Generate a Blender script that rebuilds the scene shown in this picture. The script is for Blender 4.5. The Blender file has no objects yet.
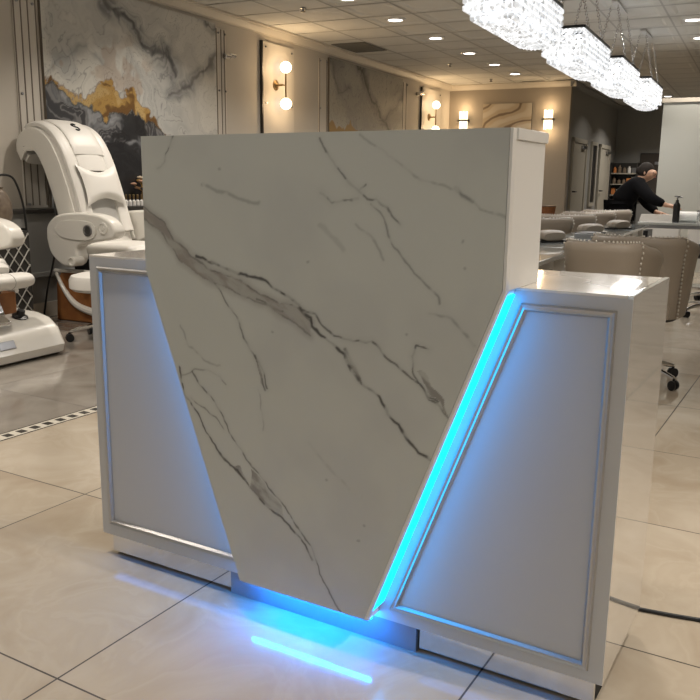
import bpy, bmesh, math, random
import numpy as np
from mathutils import Vector, Matrix
random.seed(7)
C = bpy.context.scene.collection
PI = math.pi
TH = math.radians(4.0)            # the room is turned 4 degrees against the desk and its floor tiles
CT, ST = math.cos(TH), math.sin(TH)
def rw(n, d, z=0.0):              # room coordinates (n across, d deep) to world
    return (n*CT - d*ST, n*ST + d*CT, z)

# ------------------------------------------------------------------ materials
def mat(name, col, rough=.5, metal=0., spec=.5, coat=0., emit=None, estr=0., trans=0., ior=1.45, noise=None, bump=0., bscale=60., alpha=1.):
    m = bpy.data.materials.new(name); m.use_nodes = True
    nt = m.node_tree; b = nt.nodes['Principled BSDF']
    b.inputs['Base Color'].default_value = (*col, 1); b.inputs['Roughness'].default_value = rough
    b.inputs['Metallic'].default_value = metal; b.inputs['Specular IOR Level'].default_value = spec
    b.inputs['Coat Weight'].default_value = coat; b.inputs['Coat Roughness'].default_value = .03
    b.inputs['Transmission Weight'].default_value = trans; b.inputs['IOR'].default_value = ior
    b.inputs['Alpha'].default_value = alpha
    if emit: b.inputs['Emission Color'].default_value = (*emit, 1); b.inputs['Emission Strength'].default_value = estr
    if noise or bump:
        tc = nt.nodes.new('ShaderNodeTexCoord'); nz = nt.nodes.new('ShaderNodeTexNoise')
        nz.inputs['Scale'].default_value = noise[1] if noise else bscale; nz.inputs['Detail'].default_value = 5
        nt.links.new(tc.outputs['Object'], nz.inputs['Vector'])
        if noise:
            r = nt.nodes.new('ShaderNodeValToRGB'); r.color_ramp.elements[0].position = .3; r.color_ramp.elements[1].position = .7
            r.color_ramp.elements[0].color = (*col, 1); r.color_ramp.elements[1].color = (*noise[0], 1)
            nt.links.new(nz.outputs['Fac'], r.inputs['Fac']); nt.links.new(r.outputs['Color'], b.inputs['Base Color'])
        if bump:
            bp = nt.nodes.new('ShaderNodeBump'); bp.inputs['Strength'].default_value = bump; bp.inputs['Distance'].default_value = .01
            nt.links.new(nz.outputs['Fac'], bp.inputs['Height']); nt.links.new(bp.outputs['Normal'], b.inputs['Normal'])
    return m
def attr_mat(name, rough, coat=0.):
    m = mat(name, (1,1,1), rough, coat=coat); nt = m.node_tree
    a = nt.nodes.new('ShaderNodeAttribute'); a.attribute_name = 'pattern'
    nt.links.new(a.outputs['Color'], nt.nodes['Principled BSDF'].inputs['Base Color']); return m

M = {}
M['white'] = mat('white_lacquer', (.74,.73,.71), .28, coat=.25)
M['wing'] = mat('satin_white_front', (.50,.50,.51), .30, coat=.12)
M['gloss'] = mat('mirror_gloss_white', (.76,.745,.72), .04, .55, coat=.5)
M['counter'] = mat('glossy_counter', (.78,.74,.68), .12, coat=.6, noise=((.66,.61,.54), 5))
M['marble'] = attr_mat('veined_marble', .30, .05)
M['art'] = attr_mat('poured_resin_print', .42)
M['relief'] = attr_mat('swirl_print', .5)
M['mould'] = mat('brushed_silver', (.50,.49,.48), .42, 1.)
M['mirror'] = mat('mirror_kick', (.80,.82,.85), .06, 1., noise=((.7,.72,.76), 8))
M['kickc'] = mat('grey_kick', (.22,.26,.30), .45)
M['black'] = mat('black_plastic', (.012,.012,.013), .35)
M['dark'] = mat('dark_gap', (.01,.01,.01), .8)
M['led'] = mat('cyan_led', (.02,.1,.12), .5, emit=(.0,.22,1.), estr=165.)
M['spill_glow'] = mat('blue_spill_glow', (.02,.1,.12), .5, emit=(.0,.24,1.), estr=3.5)
M['leddif'] = mat('led_diffuser', (.02,.1,.12), .5, emit=(.0,.34,1.), estr=7.)
M['leather'] = mat('white_vinyl', (.73,.71,.67), .38, bump=.05, bscale=90)
M['leather2'] = mat('pale_grey_vinyl', (.46,.45,.43), .5, bump=.05)
M['shell'] = mat('ivory_plastic', (.72,.70,.65), .25, coat=.3)
M['wood'] = mat('brown_wood_panel', (.30,.125,.04), .4, noise=((.21,.08,.025), 14))
M['chrome'] = mat('chrome', (.82,.82,.83), .10, 1.)
M['steel'] = mat('grey_steel', (.35,.35,.36), .3, 1.)
M['taupe'] = mat('taupe_leather', (.29,.25,.205), .42, bump=.08, bscale=120)
M['nail'] = mat('silver_nailheads', (.62,.59,.55), .45, 1.)
M['wallp'] = mat('beige_paint', (.56,.52,.46), .7, noise=((.53,.49,.43), 2))
M['wains'] = mat('grey_paint', (.30,.30,.29), .6)
M['wallf'] = mat('taupe_paint', (.33,.29,.24), .7)
M['wallk'] = mat('charcoal_paint', (.27,.27,.26), .7)
M['part'] = mat('pale_grey_partition', (.43,.44,.41), .6)
M['crown'] = mat('cream_moulding', (.62,.57,.49), .5)
M['ceil'] = mat('ceiling_tile', (.68,.67,.63), .85, bump=.3, bscale=250)
M['grid'] = mat('ceiling_grid', (.47,.46,.43), .6)
M['vent'] = mat('vent_grey', (.16,.155,.14), .6)
M['acryl'] = mat('pale_acrylic_panel', (.60,.56,.50), .55)
M['lineedge'] = mat('bronze_edge_line', (.20,.17,.14), .35, .3)
M['edge'] = mat('dark_edge', (.035,.033,.03), .4)
M['brass'] = mat('aged_brass', (.32,.22,.11), .3, 1.)
M['globe'] = mat('opal_globe', (.9,.88,.84), .3, emit=(1.,.88,.70), estr=3.2)
M['lampface'] = mat('lit_lens', (.9,.9,.9), .4, emit=(1.,.95,.88), estr=6.)
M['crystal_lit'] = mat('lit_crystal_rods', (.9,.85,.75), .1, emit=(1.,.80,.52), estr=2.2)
M['glasstop'] = mat('pale_glass_top', (.60,.63,.62), .06, coat=.8)
M['glass'] = mat('clear_glass', (.9,.92,.92), .03, trans=.9)
M['cloth'] = mat('black_cloth', (.005,.005,.006), 1., spec=.15, bump=.2, bscale=40)
M['skin'] = mat('skin', (.42,.25,.17), .5)
M['hair'] = mat('dark_hair', (.015,.011,.009), .9)
M['gold'] = mat('gold_leaf', (.55,.33,.10), .35, .6)
M['door'] = mat('taupe_door', (.36,.34,.29), .5)
M['basket'] = mat('brown_wicker', (.33,.13,.045), .7, noise=((.18,.07,.03), 60))
M['pot'] = mat('brown_ceramic', (.24,.19,.14), .4, noise=((.15,.11,.08), 20))
M['wtowel'] = mat('white_towel', (.80,.80,.79), .8, bump=.2)
M['orange'] = mat('orange_packaging', (.55,.20,.06), .5)
M['cream'] = mat('cream_packaging', (.6,.57,.5), .5)
# crystals that glow, a little different from drop to drop
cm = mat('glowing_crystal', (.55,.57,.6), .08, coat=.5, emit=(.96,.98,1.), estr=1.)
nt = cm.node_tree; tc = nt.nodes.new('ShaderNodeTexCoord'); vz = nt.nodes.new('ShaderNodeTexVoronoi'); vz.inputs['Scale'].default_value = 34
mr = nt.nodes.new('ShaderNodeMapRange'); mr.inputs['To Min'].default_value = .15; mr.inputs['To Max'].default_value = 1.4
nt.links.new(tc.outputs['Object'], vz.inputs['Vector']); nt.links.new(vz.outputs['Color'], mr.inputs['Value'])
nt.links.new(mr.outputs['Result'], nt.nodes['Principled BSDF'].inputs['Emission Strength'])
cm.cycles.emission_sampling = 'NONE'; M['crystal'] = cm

def floor_mat():
    m = mat('stone_floor_tiles', (.5,.45,.38), .14); nt = m.node_tree; N = nt.nodes; L = nt.links; b = N['Principled BSDF']
    def math_(op, a, c=None):
        n = N.new('ShaderNodeMath'); n.operation = op
        for i, v in enumerate((a, c)):
            if v is None: continue
            if isinstance(v, (int, float)): n.inputs[i].default_value = v
            else: L.new(v, n.inputs[i])
        return n.outputs[0]
    g = N.new('ShaderNodeNewGeometry'); s = N.new('ShaderNodeSeparateXYZ'); L.new(g.outputs['Position'], s.inputs[0])
    P = .815; X, Y = s.outputs['X'], s.outputs['Y']
    def line(c, off):
        u = math_('DIVIDE', math_('ADD', c, off), P); f = math_('FRACT', u)
        e = math_('MINIMUM', f, math_('SUBTRACT', 1., f)); return math_('LESS_THAN', e, .0030), math_('FLOOR', u)
    lx, ix = line(X, .352 + 8*P); ly, iy = line(Y, -.305 + 8*P)
    grout = math_('MAXIMUM', lx, ly)
    cmb = N.new('ShaderNodeCombineXYZ'); L.new(ix, cmb.inputs[0]); L.new(iy, cmb.inputs[1])
    wn = N.new('ShaderNodeTexWhiteNoise'); L.new(cmb.outputs[0], wn.inputs['Vector'])
    vm = N.new('ShaderNodeVectorMath'); vm.operation = 'MULTIPLY_ADD'; L.new(wn.outputs['Color'], vm.inputs[0]); vm.inputs[1].default_value = (9,9,9); L.new(g.outputs['Position'], vm.inputs[2])
    n1 = N.new('ShaderNodeTexNoise'); n1.inputs['Scale'].default_value = 3.4; n1.inputs['Detail'].default_value = 8; n1.inputs['Distortion'].default_value = .7; L.new(vm.outputs[0], n1.inputs['Vector'])
    r = N.new('ShaderNodeValToRGB'); e = r.color_ramp.elements
    e[0].position = .32; e[0].color = (.40,.33,.25,1); e[1].position = .7; e[1].color = (.52,.455,.37,1)
    for p_, c_ in ((.47,(.46,.395,.31,1)), (.505,(.485,.42,.335,1)), (.53,(.46,.395,.31,1))):
        q = e.new(p_); q.color = c_
    L.new(n1.outputs['Fac'], r.inputs['Fac'])
    # the area beyond the mosaic strip is laid with a darker tile
    r2 = N.new('ShaderNodeValToRGB'); r2.color_ramp.elements[0].position = .3; r2.color_ramp.elements[0].color = (.20,.175,.15,1)
    r2.color_ramp.elements[1].position = .7; r2.color_ramp.elements[1].color = (.31,.285,.25,1); L.new(n1.outputs['Fac'], r2.inputs['Fac'])
    far = math_('LESS_THAN', X, -1.97)
    mx = N.new('ShaderNodeMix'); mx.data_type = 'RGBA'; L.new(far, mx.inputs[0]); L.new(r.outputs[0], mx.inputs[6]); L.new(r2.outputs[0], mx.inputs[7])
    gx = N.new('ShaderNodeMix'); gx.data_type = 'RGBA'; L.new(grout, gx.inputs[0]); L.new(mx.outputs[2], gx.inputs[6]); gx.inputs[7].default_value = (.07,.06,.05,1)
    L.new(gx.outputs[2], b.inputs['Base Color'])
    n2 = N.new('ShaderNodeTexNoise'); n2.inputs['Scale'].default_value = 7; n2.inputs['Detail'].default_value = 4; L.new(vm.outputs[0], n2.inputs['Vector'])
    rr = N.new('ShaderNodeMapRange'); rr.inputs['To Min'].default_value = .07; rr.inputs['To Max'].default_value = .15; L.new(n2.outputs['Fac'], rr.inputs['Value'])
    L.new(math_('MAXIMUM', rr.outputs[0], math_('MULTIPLY', grout, .7)), b.inputs['Roughness'])
    bp = N.new('ShaderNodeBump'); bp.inputs['Strength'].default_value = .3; bp.inputs['Distance'].default_value = .002
    L.new(math_('SUBTRACT', 1., grout), bp.inputs['Height']); L.new(bp.outputs[0], b.inputs['Normal'])
    return m
M['floor'] = floor_mat()

# ------------------------------------------------------------------ mesh building
class MB:
    def __init__(s): s.v = []; s.f = []; s.mi = []; s.cur = 0
    def add(s, vs, fs):
        o = len(s.v); s.v += [tuple(p) for p in vs]; s.f += [tuple(i+o for i in f) for f in fs]; s.mi += [s.cur]*len(fs); return s
    def addbm(s, bm, mtx=None):
        bm.verts.index_update()
        vs = [(mtx @ v.co if mtx else v.co.copy()) for v in bm.verts]; fs = [[v.index for v in f.verts] for f in bm.faces]; bm.free(); return s.add(vs, fs)
    def box(s, c, size, bev=0., rot=None, seg=2):
        bm = bmesh.new(); bmesh.ops.create_cube(bm, size=1.)
        for v in bm.verts: v.co = Vector((v.co.x*size[0], v.co.y*size[1], v.co.z*size[2]))
        if bev: bmesh.ops.bevel(bm, geom=bm.edges[:], offset=bev, segments=seg, profile=.5, affect='EDGES')
        m = Matrix.Translation(c)
        if rot: m = m @ rot
        return s.addbm(bm, m)
    def b6(s, x0, x1, y0, y1, z0, z1, bev=0., seg=2):
        return s.box(((x0+x1)/2, (y0+y1)/2, (z0+z1)/2), (abs(x1-x0), abs(y1-y0), abs(z1-z0)), bev, seg=seg)
    def prism(s, poly, a0, a1, axis='y', bev=0., seg=2):
        # poly in the two other axes, extruded along axis from a0 to a1
        bm = bmesh.new()
        def P(p, a): return {'x': (a, p[0], p[1]), 'y': (p[0], a, p[1]), 'z': (p[0], p[1], a)}[axis]
        v0 = [bm.verts.new(P(p, a0)) for p in poly]; v1 = [bm.verts.new(P(p, a1)) for p in poly]; n = len(poly)
        f0 = bm.faces.new(v0); f1 = bm.faces.new(v1[::-1])
        for i in range(n): bm.faces.new((v0[(i+1) % n], v0[i], v1[i], v1[(i+1) % n]))
        bmesh.ops.recalc_face_normals(bm, faces=bm.faces[:])
        if bev:
            es = [e for e in bm.edges if (e.verts[0] in v0) == (e.verts[1] in v0)]
            bmesh.ops.bevel(bm, geom=es, offset=bev, segments=seg, profile=.5, affect='EDGES')
        return s.addbm(bm)
    def tube(s, pts, r, seg=10, cap=True):
        pts = [Vector(p) for p in pts]; n = len(pts); rs = r if isinstance(r, (list, tuple)) else [r]*n; vs = []; fs = []; up = None
        for i, p in enumerate(pts):
            t = (pts[min(i+1, n-1)] - pts[max(i-1, 0)]).normalized()
            if up is None: up = t.orthogonal().normalized()
            a = (up - t*up.dot(t)); a = a.normalized() if a.length > 1e-6 else t.orthogonal().normalized(); up = a; b = t.cross(a)
            for k in range(seg):
                w = 2*PI*k/seg; vs.append(p + (a*math.cos(w) + b*math.sin(w))*rs[i])
        for i in range(n-1):
            for k in range(seg): fs.append((i*seg+k, i*seg+(k+1) % seg, (i+1)*seg+(k+1) % seg, (i+1)*seg+k))
        if cap: fs.append(tuple(range(seg))[::-1]); fs.append(tuple((n-1)*seg+k for k in range(seg)))
        return s.add(vs, fs)
    def lathe(s, prof, c=(0,0,0), seg=24, mtx=None):
        vs = []; fs = []; n = len(prof)
        for r, z in prof:
            for k in range(seg):
                w = 2*PI*k/seg; p = Vector((r*math.cos(w), r*math.sin(w), z)); p = mtx @ p if mtx else p; vs.append(p + Vector(c))
        for i in range(n-1):
            for k in range(seg): fs.append((i*seg+k, i*seg+(k+1) % seg, (i+1)*seg+(k+1) % seg, (i+1)*seg+k))
        fs.append(tuple(range(seg))[::-1]); fs.append(tuple((n-1)*seg+k for k in range(seg)))
        return s.add(vs, fs)
    def sph(s, c, r, seg=16, ring=10, sc=(1,1,1)):
        return s.lathe([(max(1e-4, r*math.sin(PI*i/ring))*1., -r*math.cos(PI*i/ring)*sc[2]/1.) for i in range(ring+1)], c, seg) if sc[:2] == (1,1) else s._sph(c, r, seg, ring, sc)
    def _sph(s, c, r, seg, ring, sc):
        return s.lathe([(max(1e-4, r*math.sin(PI*i/ring)), -r*math.cos(PI*i/ring)) for i in range(ring+1)], c, seg, Matrix.Diagonal((*sc, 1)).to_3x3())
    def loft(s, secs):
        n = len(secs[0]); vs = [p for q in secs for p in q]; fs = []
        for i in range(len(secs)-1):
            for k in range(n): fs.append((i*n+k, i*n+(k+1) % n, (i+1)*n+(k+1) % n, (i+1)*n+k))
        fs.append(tuple(range(n))[::-1]); fs.append(tuple((len(secs)-1)*n+k for k in range(n)))
        return s.add(vs, fs)
    def slab_path(s, path, w, t, y0=0., p=3.5, seg=24):
        # a cushion: path in the x-z plane, half width w and half thickness t per point (superellipse sections)
        path = [Vector((a, 0, b)) for a, b in path]; n = len(path); secs = []
        for i, q in enumerate(path):
            tg = (path[min(i+1, n-1)] - path[max(i-1, 0)]).normalized(); nr = Vector((tg.z, 0, -tg.x)); sec = []
            wi = w[i] if isinstance(w, (list, tuple)) else w; ti = t[i] if isinstance(t, (list, tuple)) else t
            for k in range(seg):
                a = 2*PI*k/seg; ca, sa = math.cos(a), math.sin(a)
                sec.append(q + nr*ti*math.copysign(abs(sa)**(2/p), sa) + Vector((0, y0 + wi*math.copysign(abs(ca)**(2/p), ca), 0)))
            secs.append(sec)
        return s.loft(secs)
    def build(s, name, m, parent=None, sharp=35, loc=None, rz=None):
        me = bpy.data.meshes.new(name); me.from_pydata(s.v, [], s.f); me.update()
        ms = m if isinstance(m, (list, tuple)) else [m]
        for q in ms: me.materials.append(q)
        if len(ms) > 1: me.polygons.foreach_set('material_index', s.mi)
        bm = bmesh.new(); bm.from_mesh(me); bmesh.ops.recalc_face_normals(bm, faces=bm.faces[:]); bm.to_mesh(me); bm.free()
        me.polygons.foreach_set('use_smooth', [True]*len(me.polygons)); me.set_sharp_from_angle(angle=math.radians(sharp))
        o = bpy.data.objects.new(name, me); C.objects.link(o)
        if parent: o.parent = parent
        w_ = o.modifiers.new('normals', 'WEIGHTED_NORMAL'); w_.keep_sharp = True; w_.weight = 80
        if loc: o.location = loc
        if rz is not None: o.rotation_euler.z = rz
        return o
def spline(pts, n=8):
    P = [Vector(p) for p in pts]; out = []
    for i in range(len(P)-1):
        a, b, c, d = P[max(i-1,0)], P[i], P[i+1], P[min(i+2, len(P)-1)]
        for k in range(n):
            t = k/n; out.append(.5*((2*b)+(c-a)*t+(2*a-5*b+4*c-d)*t*t+(3*b-a-3*c+d)*t**3))
    return out + [P[-1]]
def thing(name, label, cat, loc=(0,0,0), rz=0., group=None):
    o = bpy.data.objects.new(name, None); C.objects.link(o); o.empty_display_size = .1
    o.location = loc; o.rotation_euler.z = rz; return tag(o, label, cat, group)
def tag(o, label, cat, group=None):
    o['label'] = label; o['category'] = cat
    if group: o['group'] = group
    return o
def struct(o): o['kind'] = 'structure'; return o
def dup(root, loc, rz=None, label=None):
    def cp(o, par):
        c = o.copy(); C.objects.link(c)
        if par: c.parent = par
        for ch in kids.get(o.name, []): cp(ch, c)
        return c
    kids = {}
    for o in bpy.data.objects:
        if o.parent: kids.setdefault(o.parent.name, []).append(o)
    r = cp(root, None); r.location = loc
    if rz is not None: r.rotation_euler.z = rz
    if label: r['label'] = label
    return r

# ------------------------------------------------------------------ noise for patterns
def vnoise(x, y, seed):
    rs = np.random.RandomState(seed); g = rs.rand(257, 257)
    xi = np.floor(x).astype(int); yi = np.floor(y).astype(int); fx = x-xi; fy = y-yi
    fx = fx*fx*(3-2*fx); fy = fy*fy*(3-2*fy); a = lambda i, j: g[(yi+j) % 257, (xi+i) % 257]
    return (a(0,0)*(1-fx)+a(1,0)*fx)*(1-fy)+(a(0,1)*(1-fx)+a(1,1)*fx)*fy
def fbm(x, y, sc, octv, seed):
    r = 0; amp = .5; tot = 0
    for o in range(octv): r = r+amp*vnoise(x*sc+13.7*o, y*sc+7.1*o, seed+o); tot += amp; amp *= .5; sc *= 2.03
    return r/tot
def pdist(x, y, pts):
    # distance to a polyline and the fraction along it
    best = np.full(x.shape, 9.); par = np.zeros(x.shape); n = len(pts)-1
    for i in range(n):
        ax, ay = pts[i]; bx, by = pts[i+1]; dx, dy = bx-ax, by-ay; L = dx*dx+dy*dy+1e-9
        t = np.clip(((x-ax)*dx+(y-ay)*dy)/L, 0, 1); d = np.hypot(x-ax-t*dx, y-ay-t*dy); m = d < best
        best = np.where(m, d, best); par = np.where(m, (i+t)/n, par)
    return best, par
def inpoly(x, y, P):
    r = np.zeros(x.shape, bool); n = len(P)
    for i in range(n):
        (x0, y0), (x1, y1) = P[i], P[(i+1) % n]
        if y0 == y1: continue
        r ^= ((y0 > y) != (y1 > y)) & (x < (x1-x0)*(y-y0)/(y1-y0)+x0)
    return r
def mix(c, k, col): return c*(1-k[..., None])+np.array(col)*k[..., None]
def sstep(a, b, x): t = np.clip((x-a)/(b-a), 0, 1); return t*t*(3-2*t)
def pattern_grid(name, X, Z, col, m, parent=None, place=None):
    # a grid mesh whose vertices carry the pattern
    nz, nx = X.shape; co = np.zeros((nz*nx, 3)); pl = place(X.ravel(), Z.ravel()); co[:] = np.stack(pl, 1)
    idx = np.arange(nz*nx).reshape(nz, nx); q = np.stack([idx[:-1,:-1], idx[:-1,1:], idx[1:,1:], idx[1:,:-1]], -1).reshape(-1, 4)
    me = bpy.data.meshes.new(name); me.from_pydata(co.tolist(), [], q.tolist()); me.update(); me.materials.append(m)
    a = me.color_attributes.new('pattern', 'FLOAT_COLOR', 'POINT'); c4 = np.ones((nz*nx, 4), np.float32); c4[:, :3] = np.clip(col.reshape(-1, 3), 0, 1); a.data.foreach_set('color', c4.ravel())
    o = bpy.data.objects.new(name, me); C.objects.link(o)
    if parent: o.parent = parent
    return o
# ================================================================== RECEPTION DESK
desk = thing('reception_desk', 'white reception desk with tapering veined marble front and glowing blue light strips', 'reception desk')
XL, XR, ZT, ZB, DEP = -.743, .743, .9065, .0712, .39
SF, SB = -.083, -.063                       # front and back of the marble slab
SLAB = [(-.446,1.221), (.515,1.221), (.515,.908), (.214,.1065), (-.160,.1065), (-.446,.890)]
def edgeL(z): return np.where(z > .89, -.446, -.160+(z-.1065)/(.89-.1065)*(-.446+.160))
def edgeR(z): return np.where(z > .908, .508, .207+(z-.1065)/(.908-.1065)*(.508-.207))
VEIN = {
'main_up':[(-.444,1.05),(-.382,1.013),(-.341,.965),(-.285,.929),(-.229,.898),(-.144,.887),(-.08,.854),(-.029,.839),(.022,.832),(.06,.803)],
'main_lo':[(-.446,1.021),(-.4,.992),(-.355,.955),(-.33,.921),(-.283,.899),(-.23,.871),(-.169,.859),(-.1,.84),(-.043,.819),(.005,.797),(.055,.772)],
'edge':[(-.281,.934),(-.232,.917),(-.071,.887),(-.028,.865),(.022,.841),(.035,.824),(.054,.816),(.06,.796),(.108,.759),(.148,.736),(.167,.704),(.193,.678),(.234,.652),(.259,.614),(.289,.596),(.315,.562),(.335,.543),(.369,.526)],
'low2':[(-.095,.845),(-.051,.825),(-.02,.819)],
'm2':[(.035,.83),(.065,.824),(.087,.801),(.121,.779),(.176,.769),(.211,.775),(.236,.762),(.266,.735),(.301,.712),(.335,.695),(.359,.668),(.385,.652),(.404,.631)],
'pe':[(.148,.748),(.166,.723),(.182,.695),(.19,.68)],
'loop':[(.351,.771),(.325,.774),(.316,.75),(.32,.719),(.335,.693),(.378,.662)],
'v3':[(-.239,.885),(-.215,.862),(-.188,.83),(-.161,.799),(-.138,.752),(-.114,.718),(-.094,.691),(-.076,.664),(-.068,.63)],
'v3b':[(-.103,.707),(-.091,.672),(-.074,.625)], 'v3c':[(-.095,.622),(-.086,.586),(-.081,.523)],
'v4':[(-.345,.645),(-.324,.576),(-.282,.53),(-.27,.505),(-.242,.468),(-.21,.436),(-.185,.414),(-.16,.406),(-.129,.373),(-.099,.347),(-.068,.325),(-.024,.304),(.006,.284),(.041,.254),(.061,.22)],
'v4b':[(-.302,.64),(-.276,.609),(-.229,.572),(-.201,.53),(-.177,.495),(-.137,.447),(-.107,.421),(-.068,.385),(-.017,.336),(.026,.284),(.061,.251),(.084,.187),(.118,.139),(.144,.107)],
'v4c':[(-.304,.571),(-.262,.551),(-.23,.535),(-.202,.503)], 'v4d':[(-.335,.628),(-.292,.644),(-.249,.649),(-.211,.639),(-.19,.621)],
'v5':[(.082,1.206),(.093,1.183),(.118,1.151),(.144,1.124),(.176,1.093),(.196,1.081),(.218,1.085),(.23,1.073),(.259,1.049),(.28,1.033)],
'v5b':[(.08,1.093),(.109,1.072),(.144,1.073),(.174,1.08)], 'v5c':[(.179,1.097),(.193,1.11)],
'v5d':[(.206,1.074),(.238,1.042),(.253,1.007),(.263,.987),(.292,.957),(.32,.929),(.351,.904),(.37,.889),(.375,.873)],
'f1':[(.175,1.029),(.212,.995),(.232,.975),(.242,.954)],
'f2':[(.179,1.212),(.228,1.181),(.275,1.151),(.321,1.125),(.399,1.106),(.414,1.097),(.438,1.081),(.454,1.068),(.506,1.052)], 'f2d':[(.403,1.11),(.417,1.093),(.436,1.083)],
'v6':[(-.337,1.219),(-.355,1.187),(-.372,1.158),(-.396,1.139)], 'f3':[(-.254,1.107),(-.199,1.091),(-.14,1.074),(-.088,1.064)],
'f4':[(.353,.852),(.398,.844),(.426,.821),(.455,.793)], 'f5':[(-.337,.757),(-.306,.709),(-.258,.671),(-.21,.667)],
'f6':[(.08,1.022),(.12,.991),(.145,.966)], 'f7':[(.055,.517),(.111,.458),(.165,.42)]}
FILL = {'patch':[(.329,.725),(.343,.722),(.363,.694),(.387,.672),(.404,.635),(.382,.662),(.354,.684)],
        'v4fill':[(-.115,.42),(-.086,.394),(-.03,.34),(-.024,.31),(-.07,.328),(-.123,.366)], 'blob':[(-.176,.413),(-.153,.420),(-.139,.394),(-.123,.362),(-.15,.39)],
        'v3f':[(-.105,.707),(-.085,.67),(-.072,.628),(-.086,.64)], 'thick':[(.148,.742),(.19,.69),(.195,.672),(.180,.690),(.160,.716)]}
nz, nx = 470, 420
zz = np.linspace(.1065, 1.2205, nz)[:, None]*np.ones((1, nx)); tt = np.linspace(0, 1, nx)[None, :]
xx = edgeL(zz)*(1-tt)+edgeR(zz)*tt
wx = xx+(fbm(xx, zz, 28, 3, 3)-.5)*.014; wz = zz+(fbm(xx, zz, 28, 3, 9)-.5)*.014
cl = fbm(wx, wz, 4, 4, 21)
col = np.ones(xx.shape+(3,))*np.array([.535,.545,.51]); col = mix(col, sstep(.45,.75,cl)*.45, [.445,.45,.44])
blot = fbm(xx, zz, 14, 3, 40)
band = inpoly(wx, wz, VEIN['main_up']+VEIN['main_lo'][::-1])
dl = np.minimum(pdist(wx, wz, VEIN['main_lo'])[0], pdist(wx, wz, VEIN['main_up'])[0])
u = wx*.85-wz*.5; w_ = wx*.5+wz*.85
streak = fbm(u*.35, w_, 55, 4, 60)
bk = np.where(band, .45+.4*sstep(.35,.7,streak), sstep(.02,.0,dl)*.35)
col = mix(col, bk, [.26,.23,.205])
d_, p_ = pdist(wx, wz, VEIN['edge']); brk = fbm(xx, zz, 45, 2, 77)
THIN = {'edge':(.0034,.95), 'low2':(.002,.7), 'm2':(.0024,.8), 'pe':(.004,.6), 'loop':(.002,.8), 'v3':(.0022,.7), 'v3b':(.003,.6), 'v3c':(.0016,.3), 'v4':(.0028,.85), 'v4b':(.0022,.7),
        'v4c':(.002,.55), 'v4d':(.002,.4), 'v5':(.0022,.7), 'v5b':(.0022,.55), 'v5c':(.002,.6), 'v5d':(.0022,.5), 'f1':(.003,.3), 'f2':(.0026,.28), 'f2d':(.004,.35), 'v6':(.0022,.6), 'f3':(.004,.32),
        'f4':(.003,.35), 'f5':(.0026,.3), 'f6':(.006,.16), 'f7':(.004,.12), 'main_up':(.002,.5), 'main_lo':(.002,.4)}
for k, P in FILL.items():
    col = mix(col, inpoly(wx, wz, P)*(.25+.55*sstep(.35,.65,streak)), [.20,.185,.17])
for k, (w, s_) in THIN.items():
    d_, p_ = pdist(wx, wz, VEIN[k]); a = sstep(w*1.6, w*.35, d_)*s_*(.25+.75*sstep(.32,.55,brk))
    col = mix(col, a, [.045,.042,.04])
    col = mix(col, sstep(.016, 0, d_)*.10*min(1, s_*1.3), [.2,.19,.175])
for sx, sz in ((.30,.80),(-.20,1.14),(.05,.94),(.42,1.0),(.1,.43),(.19,.30),(.2,.34),(.425,.945),(-.05,.77)):
    col = mix(col, sstep(.005,.002,np.hypot(wx-sx, wz-sz))*.35, [.1,.1,.1])
o = pattern_grid('marble_panel', xx, zz, col, M['marble'], desk, lambda X, Z: (X, np.full(X.shape, SF), Z)); o['label'] = 'veined white marble face'
b = MB()                                    # back and edges of the marble slab (the face is the part above)
b.prism([(-.4455,1.2205),(.5078,1.2205),(.5078,.908),(.2068,.107),(-.1598,.107),(-.4455,.890)], SF+.0006, SB, 'y')
b.build('slab_backing', M['marble'] if False else mat('marble_edge', (.53,.53,.50), .3), desk)
b = MB(); b.prism([(.5083,1.2205),(.515,1.2205),(.515,.905),(.2140,.107),(.2073,.107),(.5083,.908)], SF, SB, 'y', .0012); b.build('edge_strip', M['white'], desk)
b = MB(); b.b6(-.446, .515, SB, .120, ZT, 1.199, .0015); b.build('tower_box', M['white'], desk)
b = MB(); b.b6(-.447, .5195, SB, .126, 1.199, 1.2212, .002); b.build('tower_cap', M['white'], desk)
# core behind the slab, carrying the LED strips
ins = .010
b = MB(); b.prism([(-.440,ZT),(.508,ZT),(.5030,.893),(.2128,.118),(-.158,.118),(-.4350,.880)], SB, -.0005, 'y'); b.build('tower_core', M['white'], desk)
def strip(p, q, y0, y1, out, name, m, th=.004):
    # a flat strip between two points of the x-z plane, standing out sideways
    p = Vector((p[0], 0, p[1])); q = Vector((q[0], 0, q[1])); t = (q-p).normalized(); n = Vector((t.z, 0, -t.x))*out; b = MB()
    vs = [p+Vector((0,y0,0)), q+Vector((0,y0,0)), q+Vector((0,y1,0)), p+Vector((0,y1,0))]; vs += [v+n*th for v in vs]
    b.add(vs, [(0,1,2,3),(4,5,6,7),(0,1,5,4),(1,2,6,5),(2,3,7,6),(3,0,4,7)]); return b.build(name, m, desk)
strip((.2141,.121), (.5041,.893), -.0625, -.004, 1, 'led_strip', M['leddif'])
strip((-.1600,.121), (-.4363,.878), -.0625, -.004, -1, 'led_strip', M['leddif'])
b = MB(); b.b6(-.160, .200, -.034, -.028, .0815, .0875); b.build('led_strip', M['led'], desk)
b = MB(); b.b6(-.163, .203, -.056, -.0005, .088, .120); b.build('light_batten', M['white'], desk)
for x0, x1 in ((XL+.03,-.272),(.310,XR-.03)): b = MB(); b.b6(x0, x1, .003, .0165, .0698, .0711); b.build('added_spill_strip', M['spill_glow'], desk)  # added glowing strips under the wings, widening the blue spill on the floor
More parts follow.
